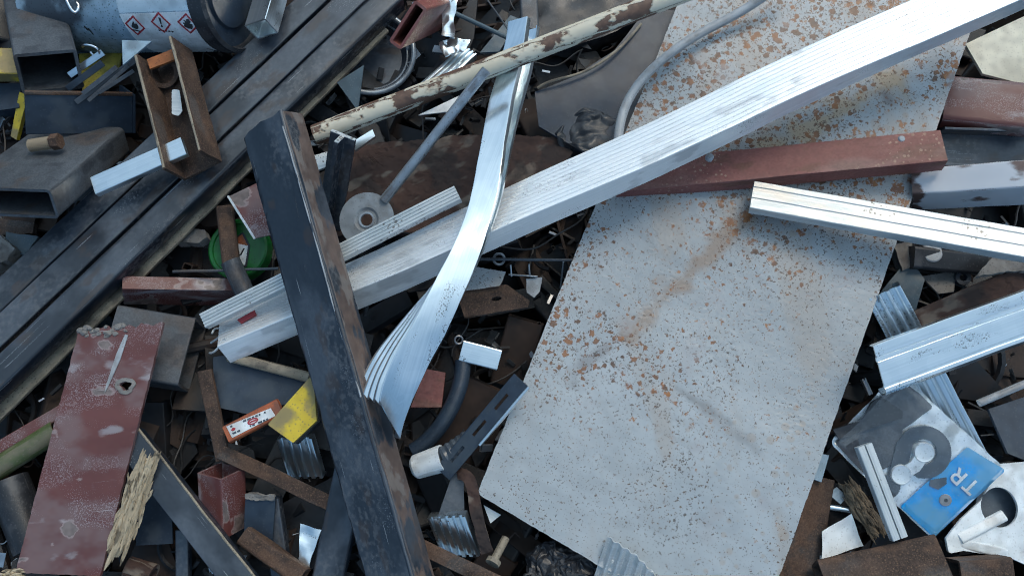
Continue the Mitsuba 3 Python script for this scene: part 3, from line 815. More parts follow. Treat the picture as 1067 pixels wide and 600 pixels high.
scrap('dark_scrap', 'jumble of small dark steel offcuts deep in the gaps of the heap', 'm_scrap_dark', 1100, 11, (.03, .15), (-.04, .022))
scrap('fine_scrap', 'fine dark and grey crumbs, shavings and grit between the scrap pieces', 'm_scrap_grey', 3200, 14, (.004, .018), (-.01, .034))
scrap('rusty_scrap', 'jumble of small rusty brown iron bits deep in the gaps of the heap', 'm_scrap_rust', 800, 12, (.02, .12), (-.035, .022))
scrap('bright_chips', 'tiny shiny metal chips and shavings scattered among the dark scrap', 'm_scrap_bright', 520, 13, (.005, .022), (0, .038))
wr = np.random.default_rng(31)
ws = []
for k in range(150):
    p0 = np.array([wr.uniform(-.65, .65), wr.uniform(-.45, .5), wr.uniform(.005, .04)])
    h_ = wr.uniform(0, 6.28)
    pts = [p0]
    for i_ in range(5):
        h_ += wr.normal(0, .7)
        pts.append(pts[-1] + np.array([math.cos(h_), math.sin(h_), wr.normal(0, .12)]) * wr.uniform(.012, .03))
    pts = np.array(pts)
    pts[:, 2] = np.clip(pts[:, 2], .0, .045)
    ws.append(rod_path(pts, wr.uniform(.0006, .0014), 5, 3))
scene['wire_tangle'] = mikit.ply(join(*ws), 'm_scrap_grey', smooth=False)
labels['wire_tangle'] = {'label': 'thin bent wires and shavings tangled in the dark gaps', 'category': 'scrap', 'kind': 'stuff'}

# ------------------------------------------------------------------ left: beams, tubes, tin
def simple_bar(pl, key, label, cat, sec, material, group=None, amp=.0005, seed=0, seg=.012, bow=0.0, smooth=35):
    L, W, H = dims(pl)
    return solo(key, label, cat, bar(sec(W, H), L, seg, .02, amp, seed, bow), material, xf(pl), group, smooth)


def simple_flat(pl, key, label, cat, material, t=.003, group=None, **kw):
    sm = kw.pop('smooth', 30)
    return solo(key, label, cat, plate(outline(pl), t, **kw), material, xf(pl), group, sm)


TUBE = lambda t=.003, r=.004: (lambda W, H: tube_sec(W, H, t, r))
simple_bar('beam1', 'steel_beam', 'dark blue black long steel beam, upper left one of the three parallel beams', 'beam', TUBE(.003, .002), 'm_black', seed=1, bow=.001)
simple_bar('beam2', 'steel_beam', 'dark dusty long steel beam, middle one of the three parallel beams', 'beam', TUBE(.003, .0018), 'm_black', seed=2)
simple_bar('beam3', 'steel_beam', 'dark steel beam with scraped edge and pale bar under it, lower right one of the three parallel beams', 'beam', TUBE(.003, .0045), 'm_black', seed=3)
simple_bar('beige_bar', 'flat_bar', 'dirty beige flat bar lying under the lower edge of the three dark beams', 'bar', lambda W, H: rounded(W, H, .0015), 'm_beige', seed=4, amp=.0012)
simple_bar('tube_a', 'rectangular_tube', 'large grey brown rectangular steel tube with open dark end in the top left corner', 'tube', TUBE(.0035, .004), 'm_mill', seed=5)
simple_bar('tube_b', 'rectangular_tube', 'wide flat rectangular steel tube with open end, a threaded stub lying on top, left side', 'tube', TUBE(.003, .005), 'm_mill', seed=6)
L, W, H = dims('stub')
t = thing('threaded_stub', 'short rusty threaded stub lying on the wide steel tube', 'bolt')
th = np.linspace(0, L, 28)
part(t, 'thread', lathe([(0, -L / 2)] + [(.0054 + .0016 * (k % 2), -L / 2 + z * .8) for k, z in enumerate(th)] + [(0, -L / 2 + L * .8)], 16).apply_transform(trimesh.transformations.rotation_matrix(np.pi / 2, [0, 1, 0])), 'm_beige', xf('stub'), smooth=18)
part(t, 'nut', bar(circle_sec(.0085, 0, 6), .009, 1, .01, 0).apply_translation([L * .36, 0, 0]), 'm_rust', xf('stub'), smooth=0)
simple_bar('alu_piece', 'aluminium_offcut', 'short light grey flat aluminium offcut lying across the dark beams', 'offcut', lambda W, H: tube_sec(W, H, .0014, .001), 'm_galv', seed=7)
L, W, H = dims('channel')
t = thing('steel_channel', 'brown steel channel with two upright worn flanges, a silver tag inside', 'channel')
part(t, 'profile', bar(chan_sec(W, H, .0035), L, .006, .015, .0012, 8), 'm_rust', xf('channel'))
for k, sg in enumerate((-1, 1)):
    part(t, 'worn_edge', bar(rounded(.0030, .003, .001), L * .985, 1, .006, .0011, 80 + k).apply_translation([0, sg * (W / 2 - .0017), .0008]), 'm_beige', xf('channel'), label='pale worn flange edge')
simple_flat('strap_orange', 'rust_strap', 'short orange brown rusty strap inside the steel channel', 'strap', 'm_orange_rust', .003, seed=3, res=.006, amp=.0008)
simple_flat('silver_tag', 'silver_tag', 'small oblong silver tag lying inside the brown channel', 'tag', 'm_oxide', .0012, r=.002)
r0 = PLACE['clamp'][6]
solo('dark_clamp', 'dark rusty round pipe clamp sitting in the brown channel', 'clamp', lathe([(r0 * .72, -.012), (r0, -.012), (r0, 0), (r0 * .72, 0), (r0 * .72, -.012)], 28), 'm_rust', xf('clamp'))

# the tin: axis along local x, +z towards the open air
L, R0, _ = dims('tin')
t = thing('paint_tin', 'pale blue metal tin lying on its side with three hazard diamonds on its label', 'tin')
TX = xf('tin')
RY = trimesh.transformations.rotation_matrix(np.pi / 2, [0, 1, 0])
part(t, 'body', lathe([(0, -L / 2 - .02), (R0 * .9, -L / 2 - .02), (R0, -L / 2 - .017), (R0, L / 2), (R0 * .96, L / 2), (0, L / 2 - .006)], 96).apply_transform(RY), 'm_tin', TX)
part(t, 'rim', lathe([(R0 * .9, L / 2 - .002), (R0 + .0016, L / 2 - .002), (R0 + .0026, L / 2 + .004), (R0 + .0022, L / 2 + .016), (R0 * .97, L / 2 + .019), (R0 * .93, L / 2 + .012), (R0 * .9, L / 2 - .002)], 96).apply_transform(RY), 'm_black_plastic', TX)
part(t, 'lid', lathe([(0, L / 2 - .001), (R0 * .94, L / 2 - .001), (R0 * .93, L / 2 + .006), (R0 * .6, L / 2 + .006), (R0 * .57, L / 2 + .010), (R0 * .3, L / 2 + .010), (0, L / 2 + .008)], 64).apply_transform(RY), 'm_navy', TX)


def wrap(poly, r, t, x0, a0, rot=0.0):
    """a flat outline in metres laid on the tin at (x0, angle a0)"""
    out = []
    poly = affinity.rotate(poly, rot, origin=(0, 0))
    for q in getattr(poly, 'geoms', [poly]):
        m = plate(q, t, res=.003)
        v = np.array(m.vertices)
        rr, an = r + t + v[:, 2], a0 + v[:, 1] / r
        m.vertices = np.c_[x0 + v[:, 0], rr * np.sin(an), rr * np.cos(an)]
        out.append(m)
    return join(*out)


pa = np.array(PLACE['tin_panel'])
x0, x1 = pa[0, 0] + .001, L / 2 - .003
a0, a1 = pa[:2, 1].mean(), -1.75
part(t, 'wrap_label', wrap(sbox(x0, (a0 + .02) * R0, x1, 1.3 * R0), R0, .0003, 0, 0), 'm_panel', TX)
lb = part(t, 'hazard_label', wrap(Polygon([(x0, a0 * R0), (x1, a0 * R0), (x1, a1 * R0), (x0 + .008, a1 * R0)]), R0, .0005, 0, 0), 'm_white', TX, label='white label with three red hazard diamonds')
flame = unary_union([Polygon([(-.0036, -.0018), (-.0026, .0012), (-.0008, .0046), (.0004, .0016), (.0018, .0034), (.0034, .0004), (.0026, -.0022), (0, -.0032)]), sbox(-.0036, -.0052, .0036, -.0042)])
mark = unary_union([Polygon([(-.0010, .0048), (.0010, .0048), (.0005, -.0012), (-.0005, -.0012)]), Point(0, -.0030).buffer(.0010)])
star = unary_union([affinity.rotate(sbox(-.0006, -.0044, .0006, .0044), q, origin=(0, 0)) for q in (0, 45, 90, 135)] + [Point(.001, .0034).buffer(.0016), Polygon([(-.0044, -.0030), (-.0012, -.0042), (.003, -.0044), (.0046, -.001), (.001, .0014), (-.0026, .0006)])])
for k, ((mx, ma), sym, rot) in enumerate(zip(PLACE['tin_marks'], (flame, mark, star), (-16, -10, -14))):
    d = .0125
    dia = Polygon([(0, d), (d, 0), (0, -d), (-d, 0)])
    s = part(t, 'hazard_diamond', wrap(dia.difference(affinity.scale(dia, .80, .80)), R0 + .0006, .0004, mx, ma, rot), 'm_red_ink', TX)
    part(s, 'symbol', wrap(affinity.scale(sym, 1.25, 1.25, origin=(0, 0)), R0 + .0006, .0004, mx, ma, rot), 'm_black_ink', TX)
small = [sbox(-.010 + .004 * k, -.0008, -.0076 + .004 * k, .0008) for k in range(5)]
part(t, 'print_line', wrap(unary_union(small), R0 + .0006, .0003, PLACE['tin_marks'][1][0] + .002, PLACE['tin_marks'][1][1] - .17, -8), 'm_black_ink', TX)
part(t, 'ink_scrawl', wrap(LineString([(0, .006), (.002, .002), (.006, -.004), (.004, -.008), (.0, -.006), (.005, -.002), (.009, -.009)]).buffer(.0006), R0 + .0006, .0003, L / 2 - .012, pa[2, 1] + .25), 'm_black_ink', TX)
part(t, 'ink_scrawl', wrap(LineString([(0, .006), (.0015, .002), (.004, .003), (.005, -.004)]).buffer(.0009), R0 + .0003, .0003, -L * .18, -.55), 'm_black_ink', TX)

simple_flat('yellow_sheet', 'yellow_sheet', 'dirty dull yellow sheet below the tin, behind the bundle of thin strips', 'sheet', 'm_yellow_dim', .003)
simple_bar('yellow_bar', 'yellow_bar', 'bright yellow painted bar at the left edge beside the big tube end', 'bar', TUBE(.002, .002), 'm_yellow', seed=9)
simple_flat('yellow_strip', 'yellow_strip', 'thin yellow green strip standing between the two big tubes at left', 'strip', 'm_yellow', .006, res=.01, amp=.0006)
simple_flat('navy_block', 'dark_block', 'dark blue block under the yellow bar at the left edge', 'block', 'm_navy', .02)
L, W, H = dims('dark_box')
t = thing('steel_box', 'open dark blue black steel box with streaked front, thin strips lying over its rim', 'box')
part(t, 'front', bar(rounded(W, .003, .001), L, .01, .02, .0008, 10), 'm_navy', xf('dark_box'))
part(t, 'rim', bar(rounded(.004, .006, .0012), L, .01, .02, .0006, 11).apply_translation([0, W / 2, .002]), 'm_rust', xf('dark_box'))
part(t, 'side', block(.003, W * .98, H).apply_translation([L / 2 + .002, 0, -H / 2]), 'm_navy', xf('dark_box'))
for k in range(6):
    L, W, H = dims(f'strip{k}')
    solo('thin_strip', ['light grey thin strip, topmost of the bundle beside the tube end', 'bluish thin strip, second from the top of the strip bundle', 'long dark thin strip poking over the rim of the steel box', 'narrow thin strip, lowest but one of the strip bundle', 'narrow bright edged thin strip nearest the brown channel in the bundle', 'dark thin strip in the middle of the strip bundle'][k], 'strip',
         bar(rounded(W, .002, .0005), L, .01, .02, .0005, 20 + k), ['m_galv', 'm_navy', 'm_black', 'm_mill', 'm_mill', 'm_black'][k], xf(f'strip{k}'), 'thin strips bundled by the steel box')
simple_flat('alu_tri_a', 'aluminium_corner', 'blue grey aluminium corner standing against the label of the tin', 'offcut', 'm_pale_blue', .002)
solo('wire_clip', 'shiny bent wire clip at the left end of the tin, upper one of two', 'clip', rod_path(PLACE['clasp0'], .0016, 8), 'm_chrome', group=None)
solo('wire_clip', 'shiny bent wire clip on the corner of the big tube end, lower one of two', 'clip', rod_path(PLACE['clasp1'], .0013, 8), 'm_chrome')
simple_bar('alu_tube_end', 'aluminium_tube', 'light grey aluminium square tube end at the top edge beside the dark beams', 'tube', TUBE(.0016, .001), 'm_galv', seed=12)
simple_bar('red_tube_end', 'red_tube', 'rusty red rectangular tube with open dark end at the top edge', 'tube', TUBE(.003, .003), 'm_redbeam', seed=13)

simple_flat('grey_chunk', 'grey_lump', 'grey brown lump of scale at the left edge below the wide tube', 'lump', 'm_concrete', .02, res=.005, amp=.003, jag=.002)
simple_flat('teal_bit', 'teal_offcut', 'small teal grey offcut below the open end of the wide tube', 'offcut', 'm_teal', .008, jag=.001)
simple_flat('brown_bit', 'brown_offcut', 'rusty brown offcut under the open end of the wide tube', 'offcut', 'm_rust', .008, jag=.001)
simple_flat('concrete_bit', 'grey_crumb', 'grey crumb of concrete under the beige bar beside the green disc', 'lump', 'm_concrete', .014, res=.004, amp=.003)
t = thing('red_sheet', 'dusty red painted sheet with white flakes beside the main dark angle', 'sheet')
part(t, 'face', plate(outline('red_sheet'), .0025, res=.006, amp=.0006), 'm_maroon', xf('red_sheet'))
q = outline('red_sheet')
part(t, 'bright_edge', plate(LineString([q[0], q[-1]]).buffer(.0012), .004).apply_translation([0, 0, .001]), 'm_oxide', xf('red_sheet'))
r0 = PLACE['green_lid'][6]
t = thing('green_disc', 'round green disc with a white and orange emblem, deep in the heap', 'disc')
GX = xf('green_lid')
part(t, 'cap', lathe([(0, -.018), (r0, -.018), (r0, -.002), (r0 - .002, 0), (r0 * .84, 0), (r0 * .82, -.002), (0, -.002)], 48), 'm_green', GX)
e = np.array(PLACE['emblem'])
em = part(t, 'emblem', plate(Polygon(e).buffer(.0022), .0006).apply_translation([0, 0, -.0012]), 'm_black_ink', GX)
part(em, 'body', plate(Polygon([e[0], e[2], e[3], e[4]]), .0006).apply_translation([0, 0, -.0007]), 'm_white', GX)
part(em, 'top', plate(Polygon([e[0], e[1], e[2]]), .0006).apply_translation([0, 0, -.0006]), 'm_orange', GX)
cc = e[[0, 2, 3, 4]].mean(0)
part(em, 'slash', plate(LineString([cc + [-.005, -.003], cc + [.001, .000], cc + [.004, .006]]).buffer(.0008), .0005).apply_translation([0, 0, 0]), 'm_black_ink', GX)
t = thing('tool_handle', 'black bar with a grey end sleeve lying across the green disc', 'handle')
part(t, 'bar', bar(rounded(.019, .014, .004), dims('black_handle')[0], .01, .01, .0006, 14), 'm_rust', xf('black_handle'))
part(t, 'sleeve', rod(dims('grey_sleeve')[0], .0105, .008), 'm_mill', xf('grey_sleeve'))
solo('thin_wire', 'thin grey wire lying along the top of the red channel below the green disc', 'wire', rod(dims('wire_a')[0], .0016, 0, 8, .001, 15), 'm_mill', xf('wire_a'))
simple_bar('red_channel', 'red_channel', 'dull red dusty channel half hidden under the beige bar, left of centre', 'channel', lambda W, H: chan_sec(W, H, .003, False), 'm_maroon', seed=16)
simple_bar('grey_tube', 'rectangular_tube', 'blue grey rectangular tube with brown open end behind the maroon plate', 'tube', TUBE(.003, .003), 'm_mill', seed=17)

# the maroon plate with its hole and scrape
h = np.array(PLACE['maroon_hole'])
q = outline('maroon_plate')
ring = resample(q, .004)
top = np.abs((ring - q[0]) @ (np.array([0, 1.0]))) < .003
jr = np.random.default_rng(3)
ring = ring + np.where(top[:, None], jr.uniform(-.003, .003, ring.shape), jr.uniform(-.0004, .0004, ring.shape))
hole = Polygon(h[0] + np.array([[.0052 * math.cos(x) * (1 + .4 * math.sin(3 * x)), .0044 * math.sin(x)] for x in np.linspace(0, 6.28, 14)]))
t = thing('maroon_plate', 'long dusty maroon painted steel plate with a ragged hole and a pale scrape, lower left', 'plate')
part(t, 'sheet', plate(Polygon(ring).buffer(0), .005, res=.008, amp=.0006, freq=22, holes=[hole]), 'm_maroon', xf('maroon_plate'))
part(t, 'hole_burr', plate(hole.buffer(.004).difference(hole.buffer(.0004)), .0016, res=.002, amp=.0012, freq=200).apply_translation([0, 0, .0012]), 'm_concrete', xf('maroon_plate'))
s0 = h[1]
dv = np.array(PLACE['maroon_hole'][1]) - h[0]
scr = Polygon([(0, .0016), (.014, .0026), (.03, .001), (.034, 0), (.03, -.001), (.012, -.0022), (0, -.001)])
MP = xf('maroon_plate')
ax = MP[0].T @ np.array([-.28, -.96, 0])
ang = math.degrees(math.atan2(ax[1], ax[0]))
part(t, 'scrape', plate(affinity.translate(affinity.rotate(affinity.scale(scr, 1.8, 1.2, origin=(0, 0)), ang, origin=(0, 0)), *(s0 - ax[:2] * .03)), .0008, res=.004).apply_translation([0, 0, .0011]), 'm_hose', MP, label='pale blue grey scrape')
tops = [q[0] + (q[1] - q[0]) * f for f in np.linspace(.02, .5, 9)]
crumbs = []
for p in [q[0] + (q[1] - q[0]) * f for f in np.linspace(.02, .55, 26)]:
    m = trimesh.creation.icosphere(2, jr.uniform(.001, .0034))
    m.vertices = np.array(m.vertices) * [1.2, 1, .7] + rough(m.vertices, int(jr.integers(90)), .0016, 420)
    crumbs.append(m.apply_translation([p[0] + jr.normal(0, .001), p[1] + jr.uniform(-.007, .002), jr.uniform(-.001, .001)]))
part(t, 'rust_crust', join(*crumbs), 'm_concrete', MP, smooth=0)
simple_bar('maroon_bar', 'maroon_bar', 'narrow dusty maroon bar at the left edge above the green pipe', 'bar', TUBE(.002, .002), 'm_maroon', seed=18)
solo('green_pipe', 'dirty yellow green pipe at the left edge under the maroon bar', 'pipe', rod(dims('green_pipe')[0], .0115, .0095, 20, .0005, 19), 'm_green_dim', xf('green_pipe'))


def fibres(L, W, H, count, seed):
    """a torn bundle of wood fibres along x"""
    r = np.random.default_rng(seed)
    out = []
    core = bar(Polygon([(-W * .36, -H * .4), (-W * .1, -H * .15), (W * .36, -H * .4), (W * .3, -H), (-W * .3, -H)]), L * .86, .003, .005, 0)
    cv = np.array(core.vertices)
    cv += rough(cv, seed, .0022, 90)
    cv[:, 1] *= 1 - .55 * (np.abs(cv[:, 0]) / (L * .43)) ** 4
    core.vertices = cv
    out.append(core)
    for k in range(count):
        l = L * r.uniform(.10, .34)
        x0 = r.uniform(-L / 2 + l * .35, L / 2 - l * .35)
        y0 = r.uniform(-W / 2, W / 2) * (1 - .5 * (abs(x0) / (L / 2)) ** 2)
        z0 = -H * .35 * (abs(y0) / (W / 2)) - r.uniform(0, .003) + .001
        w = r.uniform(.0016, .0048)
        m = bar(Polygon([(-w / 2, 0), (0, .0009), (w / 2, 0), (0, -.0018)]), l, 1, .006, 0)
        v = np.array(m.vertices)
        v[:, 1:] *= (1 - .85 * (np.abs(v[:, 0]) / (l / 2)) ** 2.5)[:, None]
        v += rough(v + x0, seed + k, .0013, 90)
        v[:, 2] += r.normal(0, .0018) * (2 * v[:, 0] / l) ** 2
        a = r.normal(0, .10)
        v = np.c_[v[:, 0] * math.cos(a) - v[:, 1] * math.sin(a) + x0, v[:, 0] * math.sin(a) + v[:, 1] * math.cos(a) + y0, v[:, 2] + z0]
        m.vertices = v
        out.append(m)
    return join(*out)


L, W, H = dims('splinter')
solo('wood_splinter', 'pale rough wood splinter lying beside the maroon plate', 'wood', fibres(L, W, H, 120, 5), 'm_wood', xf('splinter'), smooth=0)
L, W, H = dims('dark_angle')
t = thing('angle_iron', 'dark blue angle iron with bright chipped edge running down to the bottom edge, lower left', 'angle iron')
part(t, 'face', bar(angle_sec(W, H, .004, 'l'), L, .008, .02, .0005, 21), 'm_black', xf('dark_angle'))
ed = bar(circle_sec(.0013, 0, 8), L, 1, .004, .0009, 22)
part(t, 'chipped_edge', ed.apply_translation([0, W / 2 - .0006, -.0002]), 'm_beige', xf('dark_angle'))
L, W, H = dims('maroon_tube')
solo('square_tube', 'maroon square tube standing on end with pale blue inside, lower left', 'tube', bar(tube_sec(W, H, .0025, .0025), L, .012, .02, .0004, 23), 'm_maroon', xf('maroon_tube'))
simple_bar('brown_tube', 'rectangular_tube', 'rusty brown rectangular tube below the standing maroon square tube', 'tube', TUBE(.003, .004), 'm_rust', seed=24)
t = thing('torn_plate', 'small dark plate with ragged pale top edge beside the maroon square tube', 'plate')
part(t, 'face', plate(outline('torn_plate'), .004, res=.006, amp=.0008), 'm_navy', xf('torn_plate'))
q = outline('torn_plate')
part(t, 'ragged_edge', plate(LineString([q[0] * .97, q[1] * .97]).buffer(.003, cap_style=2), .004, res=.002, amp=.003, freq=180, jag=.0014).apply_translation([0, 0, .002]), 'm_concrete', xf('torn_plate'))
L, W, H = dims('flute_a')
solo('fluted_offcut', 'small shiny fluted aluminium offcut below the yellow block', 'offcut', bar(ribbed_sec(W, H, 4, .003, True, frac=.6, margin=.03), L, .006, .01, .0006, 25), 'm_galv', xf('flute_a'))
simple_flat('flute_b', 'shiny_offcut', 'shiny galvanised offcut low between the brown tube and the dark posts', 'offcut', 'm_galv', .002, res=.004, amp=.003, freq=60)
L, W, H = dims('orange_box')
t = thing('orange_block', 'orange plastic block with a worn white printed label, left of the main dark angle', 'block')
OX = xf('orange_box')
part(t, 'body', bar(rounded(W, H, .0025), L, .008, .01, .0002, 26), 'm_orange', OX)
q = np.array(PLACE['orange_label'])
part(t, 'label', plate(q, .0006).apply_translation([0, 0, .0006]), 'm_white', OX, label='worn white printed label')
qc, qx = q.mean(0), (q[1] - q[0]) / np.linalg.norm(q[1] - q[0])
qy = np.array([-qx[1], qx[0]])
ink, red = [], []
jr = np.random.default_rng(9)
for row in (-.0038, .0036):
    u0 = -.021
    while u0 < .018:
        w = jr.uniform(.0012, .0042)
        if jr.random() < .8:
            a_ = qc + qx * u0 + qy * row
            ink.append(LineString([a_, a_ + qx * w]).buffer(.0009, cap_style=2))
        u0 += w + .0012
el = affinity.rotate(affinity.scale(Point(0, 0).buffer(1), .0058, .0030), math.degrees(math.atan2(qx[1], qx[0])))
el = affinity.translate(el, *(qc + qx * .002))
red = [el.difference(affinity.scale(el, .72, .62)), LineString([qc + qx * -.001, qc + qx * .005]).buffer(.0007), affinity.translate(affinity.scale(Point(0, 0).buffer(1), .0022, .0015), *(qc - qx * .019))]
fl = lambda gs: join(*[plate(p_, .0005) for g_ in gs for p_ in getattr(g_, 'geoms', [g_])]).apply_translation([0, 0, .0012])
part(t + '__label', 'small_print', fl(ink), 'm_grey_plastic', OX, smooth=0)
part(t + '__label', 'red_emblem', fl(red), 'm_red_ink', OX, smooth=0)
t = thing('yellow_block', 'yellow painted five sided steel block with dirty black underside against the main dark angle', 'block')
part(t, 'top', plate(Polygon(outline('yellow_block')).buffer(-.0015).buffer(.0015), .008, res=.005, amp=.0006), 'm_yellow', xf('yellow_block'))
part(t, 'underside', plate(Polygon(outline('yellow_block')).buffer(.0012), .014, res=.005, amp=.0012).apply_translation([.000, 0, -.0085]), 'm_black_plastic', xf('yellow_block'))
simple_flat('blue_plate', 'blue_grey_plate', 'mottled dark blue grey plate above the orange block', 'plate', 'm_navy', .004, res=.008, amp=.0008, jag=.0006)
solo('flattened_tube', 'brown flattened thin tube lying along the top of the blue grey plate', 'tube', bar(affinity.scale(circle_sec(.0055, 0, 14), 1, .6), dims('flat_rod')[0], 1, .008, .0006, 27), 'm_beige', xf('flat_rod'))
simple_bar('rust_flat', 'rusty_flat_bar', 'narrow rusty flat bar standing down left of the orange block', 'bar', lambda W, H: rounded(W, H, .0015), 'm_rust', seed=28, amp=.0012)
simple_flat('navy_sheet', 'dark_sheet', 'square dark blue sheet behind the wood splinter', 'sheet', 'm_navy', .003)
simple_bar('post_c', 'dark_post', 'dark thin post at the bottom edge between the navy sheet and the angle iron', 'bar', TUBE(.002, .002), 'm_black', seed=29)
simple_bar('post_d', 'dark_post', 'dark upright post between the torn plate and the shiny offcut', 'bar', TUBE(.002, .002), 'm_black', seed=30)
solo('straw_clump', 'pale straw coloured fibre clump in the bottom left corner', 'wood', fibres(.035, .02, .012, 60, 8), 'm_wood', xf('straw_chunk'), smooth=0)
solo('black_roll', 'fat black roll at the left edge beside the maroon plate', 'roll', rod(dims('black_roll')[0], .02, .012, 24, .001, 31), 'm_black_plastic', xf('black_roll'))
solo('wood_curl', 'grey brown curl of wood at the bottom edge beside the splinter', 'wood', rod(dims('wood_curl')[0], .012, .008, 16, .002, 32), 'm_slab', xf('wood_curl'))

# ------------------------------------------------------------------ centre
L, W, H = dims('main_angle')
t = thing('steel_angle', 'long dark steel angle with chipped ridge and rusty right leaf lying over everything', 'angle bar')
q = np.array([[-L / 2 - .004, W / 2], [-L / 2 - .002, W / 2 - .012], [-L / 2 - .004, 0], [-L / 2 + .003, -W / 2], [L / 2, -W / 2], [L / 2, W / 2]])
part(t, 'dark_leaf', plate(q, .005, res=.010, amp=.0011, freq=30, seed=33, jag=.0007), 'm_black', xf('main_angle'), smooth=50)
part(t, 'rusty_leaf', bar(rounded(.005, H - .001, .0018), L + .006, .006, .010, .0011, 34).apply_translation([0, W / 2 + .0012, -.0012]), 'm_leaf', xf('main_angle'), label='patchy rusty right leaf', smooth=50)
part(t, 'ridge', bar(circle_sec(.0026, 0, 10), L + .006, 1, .004, .0011, 35).apply_translation([-.002, W / 2 - .0004, -.0018]), 'm_black', xf('main_angle'), smooth=60)
part(t, 'pale_chips', bar(circle_sec(.0009, 0, 6), L * .55, 1, .003, .0016, 36).apply_translation([-L * .2, W / 2 - .0002, .0004]), 'm_hose', xf('main_angle'), smooth=60)
simple_bar('post_b', 'dark_bar', 'dark flat bar passing under the long ridged angle to the bottom edge', 'bar', TUBE(.003, .003), 'm_black', seed=34)
simple_bar('diag_bar', 'rusty_angle', 'rusty brown bar running under the long ridged angle down to the bottom edge', 'bar', lambda W, H: angle_sec(W, H, .004, 'r'), 'm_rust', seed=35, amp=.001)
L = dims('pipe')[0]
PX = xf('pipe')
pp = rod(L, .0108, .0085, 32, .0004, 36)
solo('cream_pipe', 'cream painted pipe with big brown rust patches running to the top edge', 'pipe', pp, 'm_cream', PX, smooth=40, uvo=(0, 0))
solo('thin_pipe', 'thin grey steel tube with open end leaning on the cream pipe', 'tube', rod(dims('thin_tube')[0], .0053, .0043, 24, .0002, 37), 'm_dull', xf('thin_tube'), smooth=40)
L, W, H = dims('tee')
sec = unary_union([sbox(-W / 2, -H, W / 2, -H + .0042), sbox(-.0023, -H, .0023, 0)]).buffer(.0006).buffer(-.0006)
t = thing('tee_bar', 'short black steel tee bar with bright sawn end below the cream pipe', 'tee bar')
part(t, 'shaft', bar(sec, L, .012, .02, 0), 'm_black', xf('tee'))
part(t, 'sawn_end', bar(sec, .0008, .012, .02, 0).apply_translation([-L / 2 - .0005, 0, 0]), 'm_oxide', xf('tee'), label='bright sawn end')

# twisted stud: thin C section, its web ribbed
tw = .0013
H0 = .013
WB = .0155
zz = [(-WB + WB * 2 / 16 * k, H0 - (.0026 if k % 4 in (2, 3) else 0)) for k in range(17)]
cpts = [(-.009, -.016), (-WB, -.016), (-WB, H0)] + zz[1:-1] + [(WB, H0), (WB, -.0165), (WB - .007, -.0172)]
st = stations_of(PLACE['twist'], sub=8)
sc_ = [.82 + .5 * np.clip((k / len(st) - .55) / .45, 0, 1) ** 1.2 for k in range(len(st))]
m = sweep(strip_sec(cpts, tw), [(o_, Y_ * g_, Z_ * g_) for (o_, Y_, Z_), g_ in zip(st, sc_)], .004)
v = np.array(m.vertices)
n = len(v) // len(st)
xt = st[-1][0] - st[-6][0]
xt /= np.linalg.norm(xt)
for k in range(len(st)):
    w_ = max(0, (k - len(st) * .72) / (len(st) * .28)) ** 1.5
    blk = v[k * n:(k + 1) * n]
    rel = (blk - st[k][0]) @ st[k][2]
    blk += np.outer(w_ * (H0 - rel) * 1.0, xt)
v += rough(v, 41, .0016, 18) + rough(v, 42, .0003, 90)
m.vertices = v
m, fr = along(m, st[0][0], st[-1][0])
solo('twisted_stud', 'bright galvanised stud twisted along its length, hanging across the long ribbed profile', 'stud', m, 'm_galv', fr, smooth=28)

sec = ribbed_sec(.05, .026, 9, .0007, False, .0018, .35, .05)
m = sweep(sec, stations_of(PLACE['long_profile'], sub=6), .01)
v = np.array(m.vertices)
v += rough(v, 43, .0014, 13)
PLm = trimesh.Trimesh(v, m.faces, process=False)
st = stations_of(PLACE['long_profile'], sub=6)
n = len(v) // len(st)
# local metres along the profile for the grain
PLm, fr = along(PLm, st[0][0], st[-1][0])
t = thing('ribbed_profile', 'long white ribbed aluminium profile crossing the heap up to the top right corner', 'profile')
part(t, 'bar', PLm, 'm_alu', fr, smooth=28)
jr = np.random.default_rng(21)
o_, Y_, Z_ = st[0]
for k in range(3):
    a_ = o_ + Y_ * (.016 - .018 * k) + Z_ * .001
    pth = [a_ + fr[0][:, 0] * (.010 - .006 * i_) + Y_ * jr.normal(0, .0016) - Z_ * .0022 * i_ for i_ in range(5)]
    part(t, 'torn_sliver', rod_path(pth, .0012, 6, 3), 'm_oxide', smooth=0, label='torn white sliver at the cut end')
L, W, H = dims('narrow_profile')
simple_bar('narrow_profile', 'narrow_profile', 'narrow aluminium strip with four ridges lying beside the long ribbed profile', 'profile', lambda W, H: ribbed_sec(W, H, 4, .0012, True, frac=.45, margin=.08), 'm_oxide', seed=44)
r0 = PLACE['washer'][6]
t = thing('grinding_disc', 'round grey worn disc with a centre hole behind the narrow aluminium strip', 'disc')
part(t, 'disc', lathe([(.0075, -.003), (r0, -.003), (r0, 0), (r0 * .45, .0008), (r0 * .36, -.0012), (.0075, -.0012), (.0075, -.003)], 48), 'm_worn_grey', xf('washer'))
part(t, 'hub_ring', lathe([(.0065, -.003), (.0085, -.003), (.0085, .0002), (.0065, .0002), (.0065, -.003)], 32), 'm_dull', xf('washer'))
simple_flat('rust_slab', 'rusty_slab', 'rough broken brown slab behind the thin tube and the twisted stud', 'slab', 'm_slab', .02, res=.006, amp=.0045, freq=45, jag=.002, smooth=25)
t = thing('bent_sheet', 'dark grey bent steel sheet with curled upper edge left of the big plate', 'sheet')
part(t, 'sheet', plate(outline('dark_sheet'), .003, res=.008, amp=.0035, freq=14), 'm_navy', xf('dark_sheet'))
part(t, 'curled_edge', rod_path(PLACE['sheet_lip'], .0016, 8), 'm_beige')
r0 = PLACE['stone'][6]
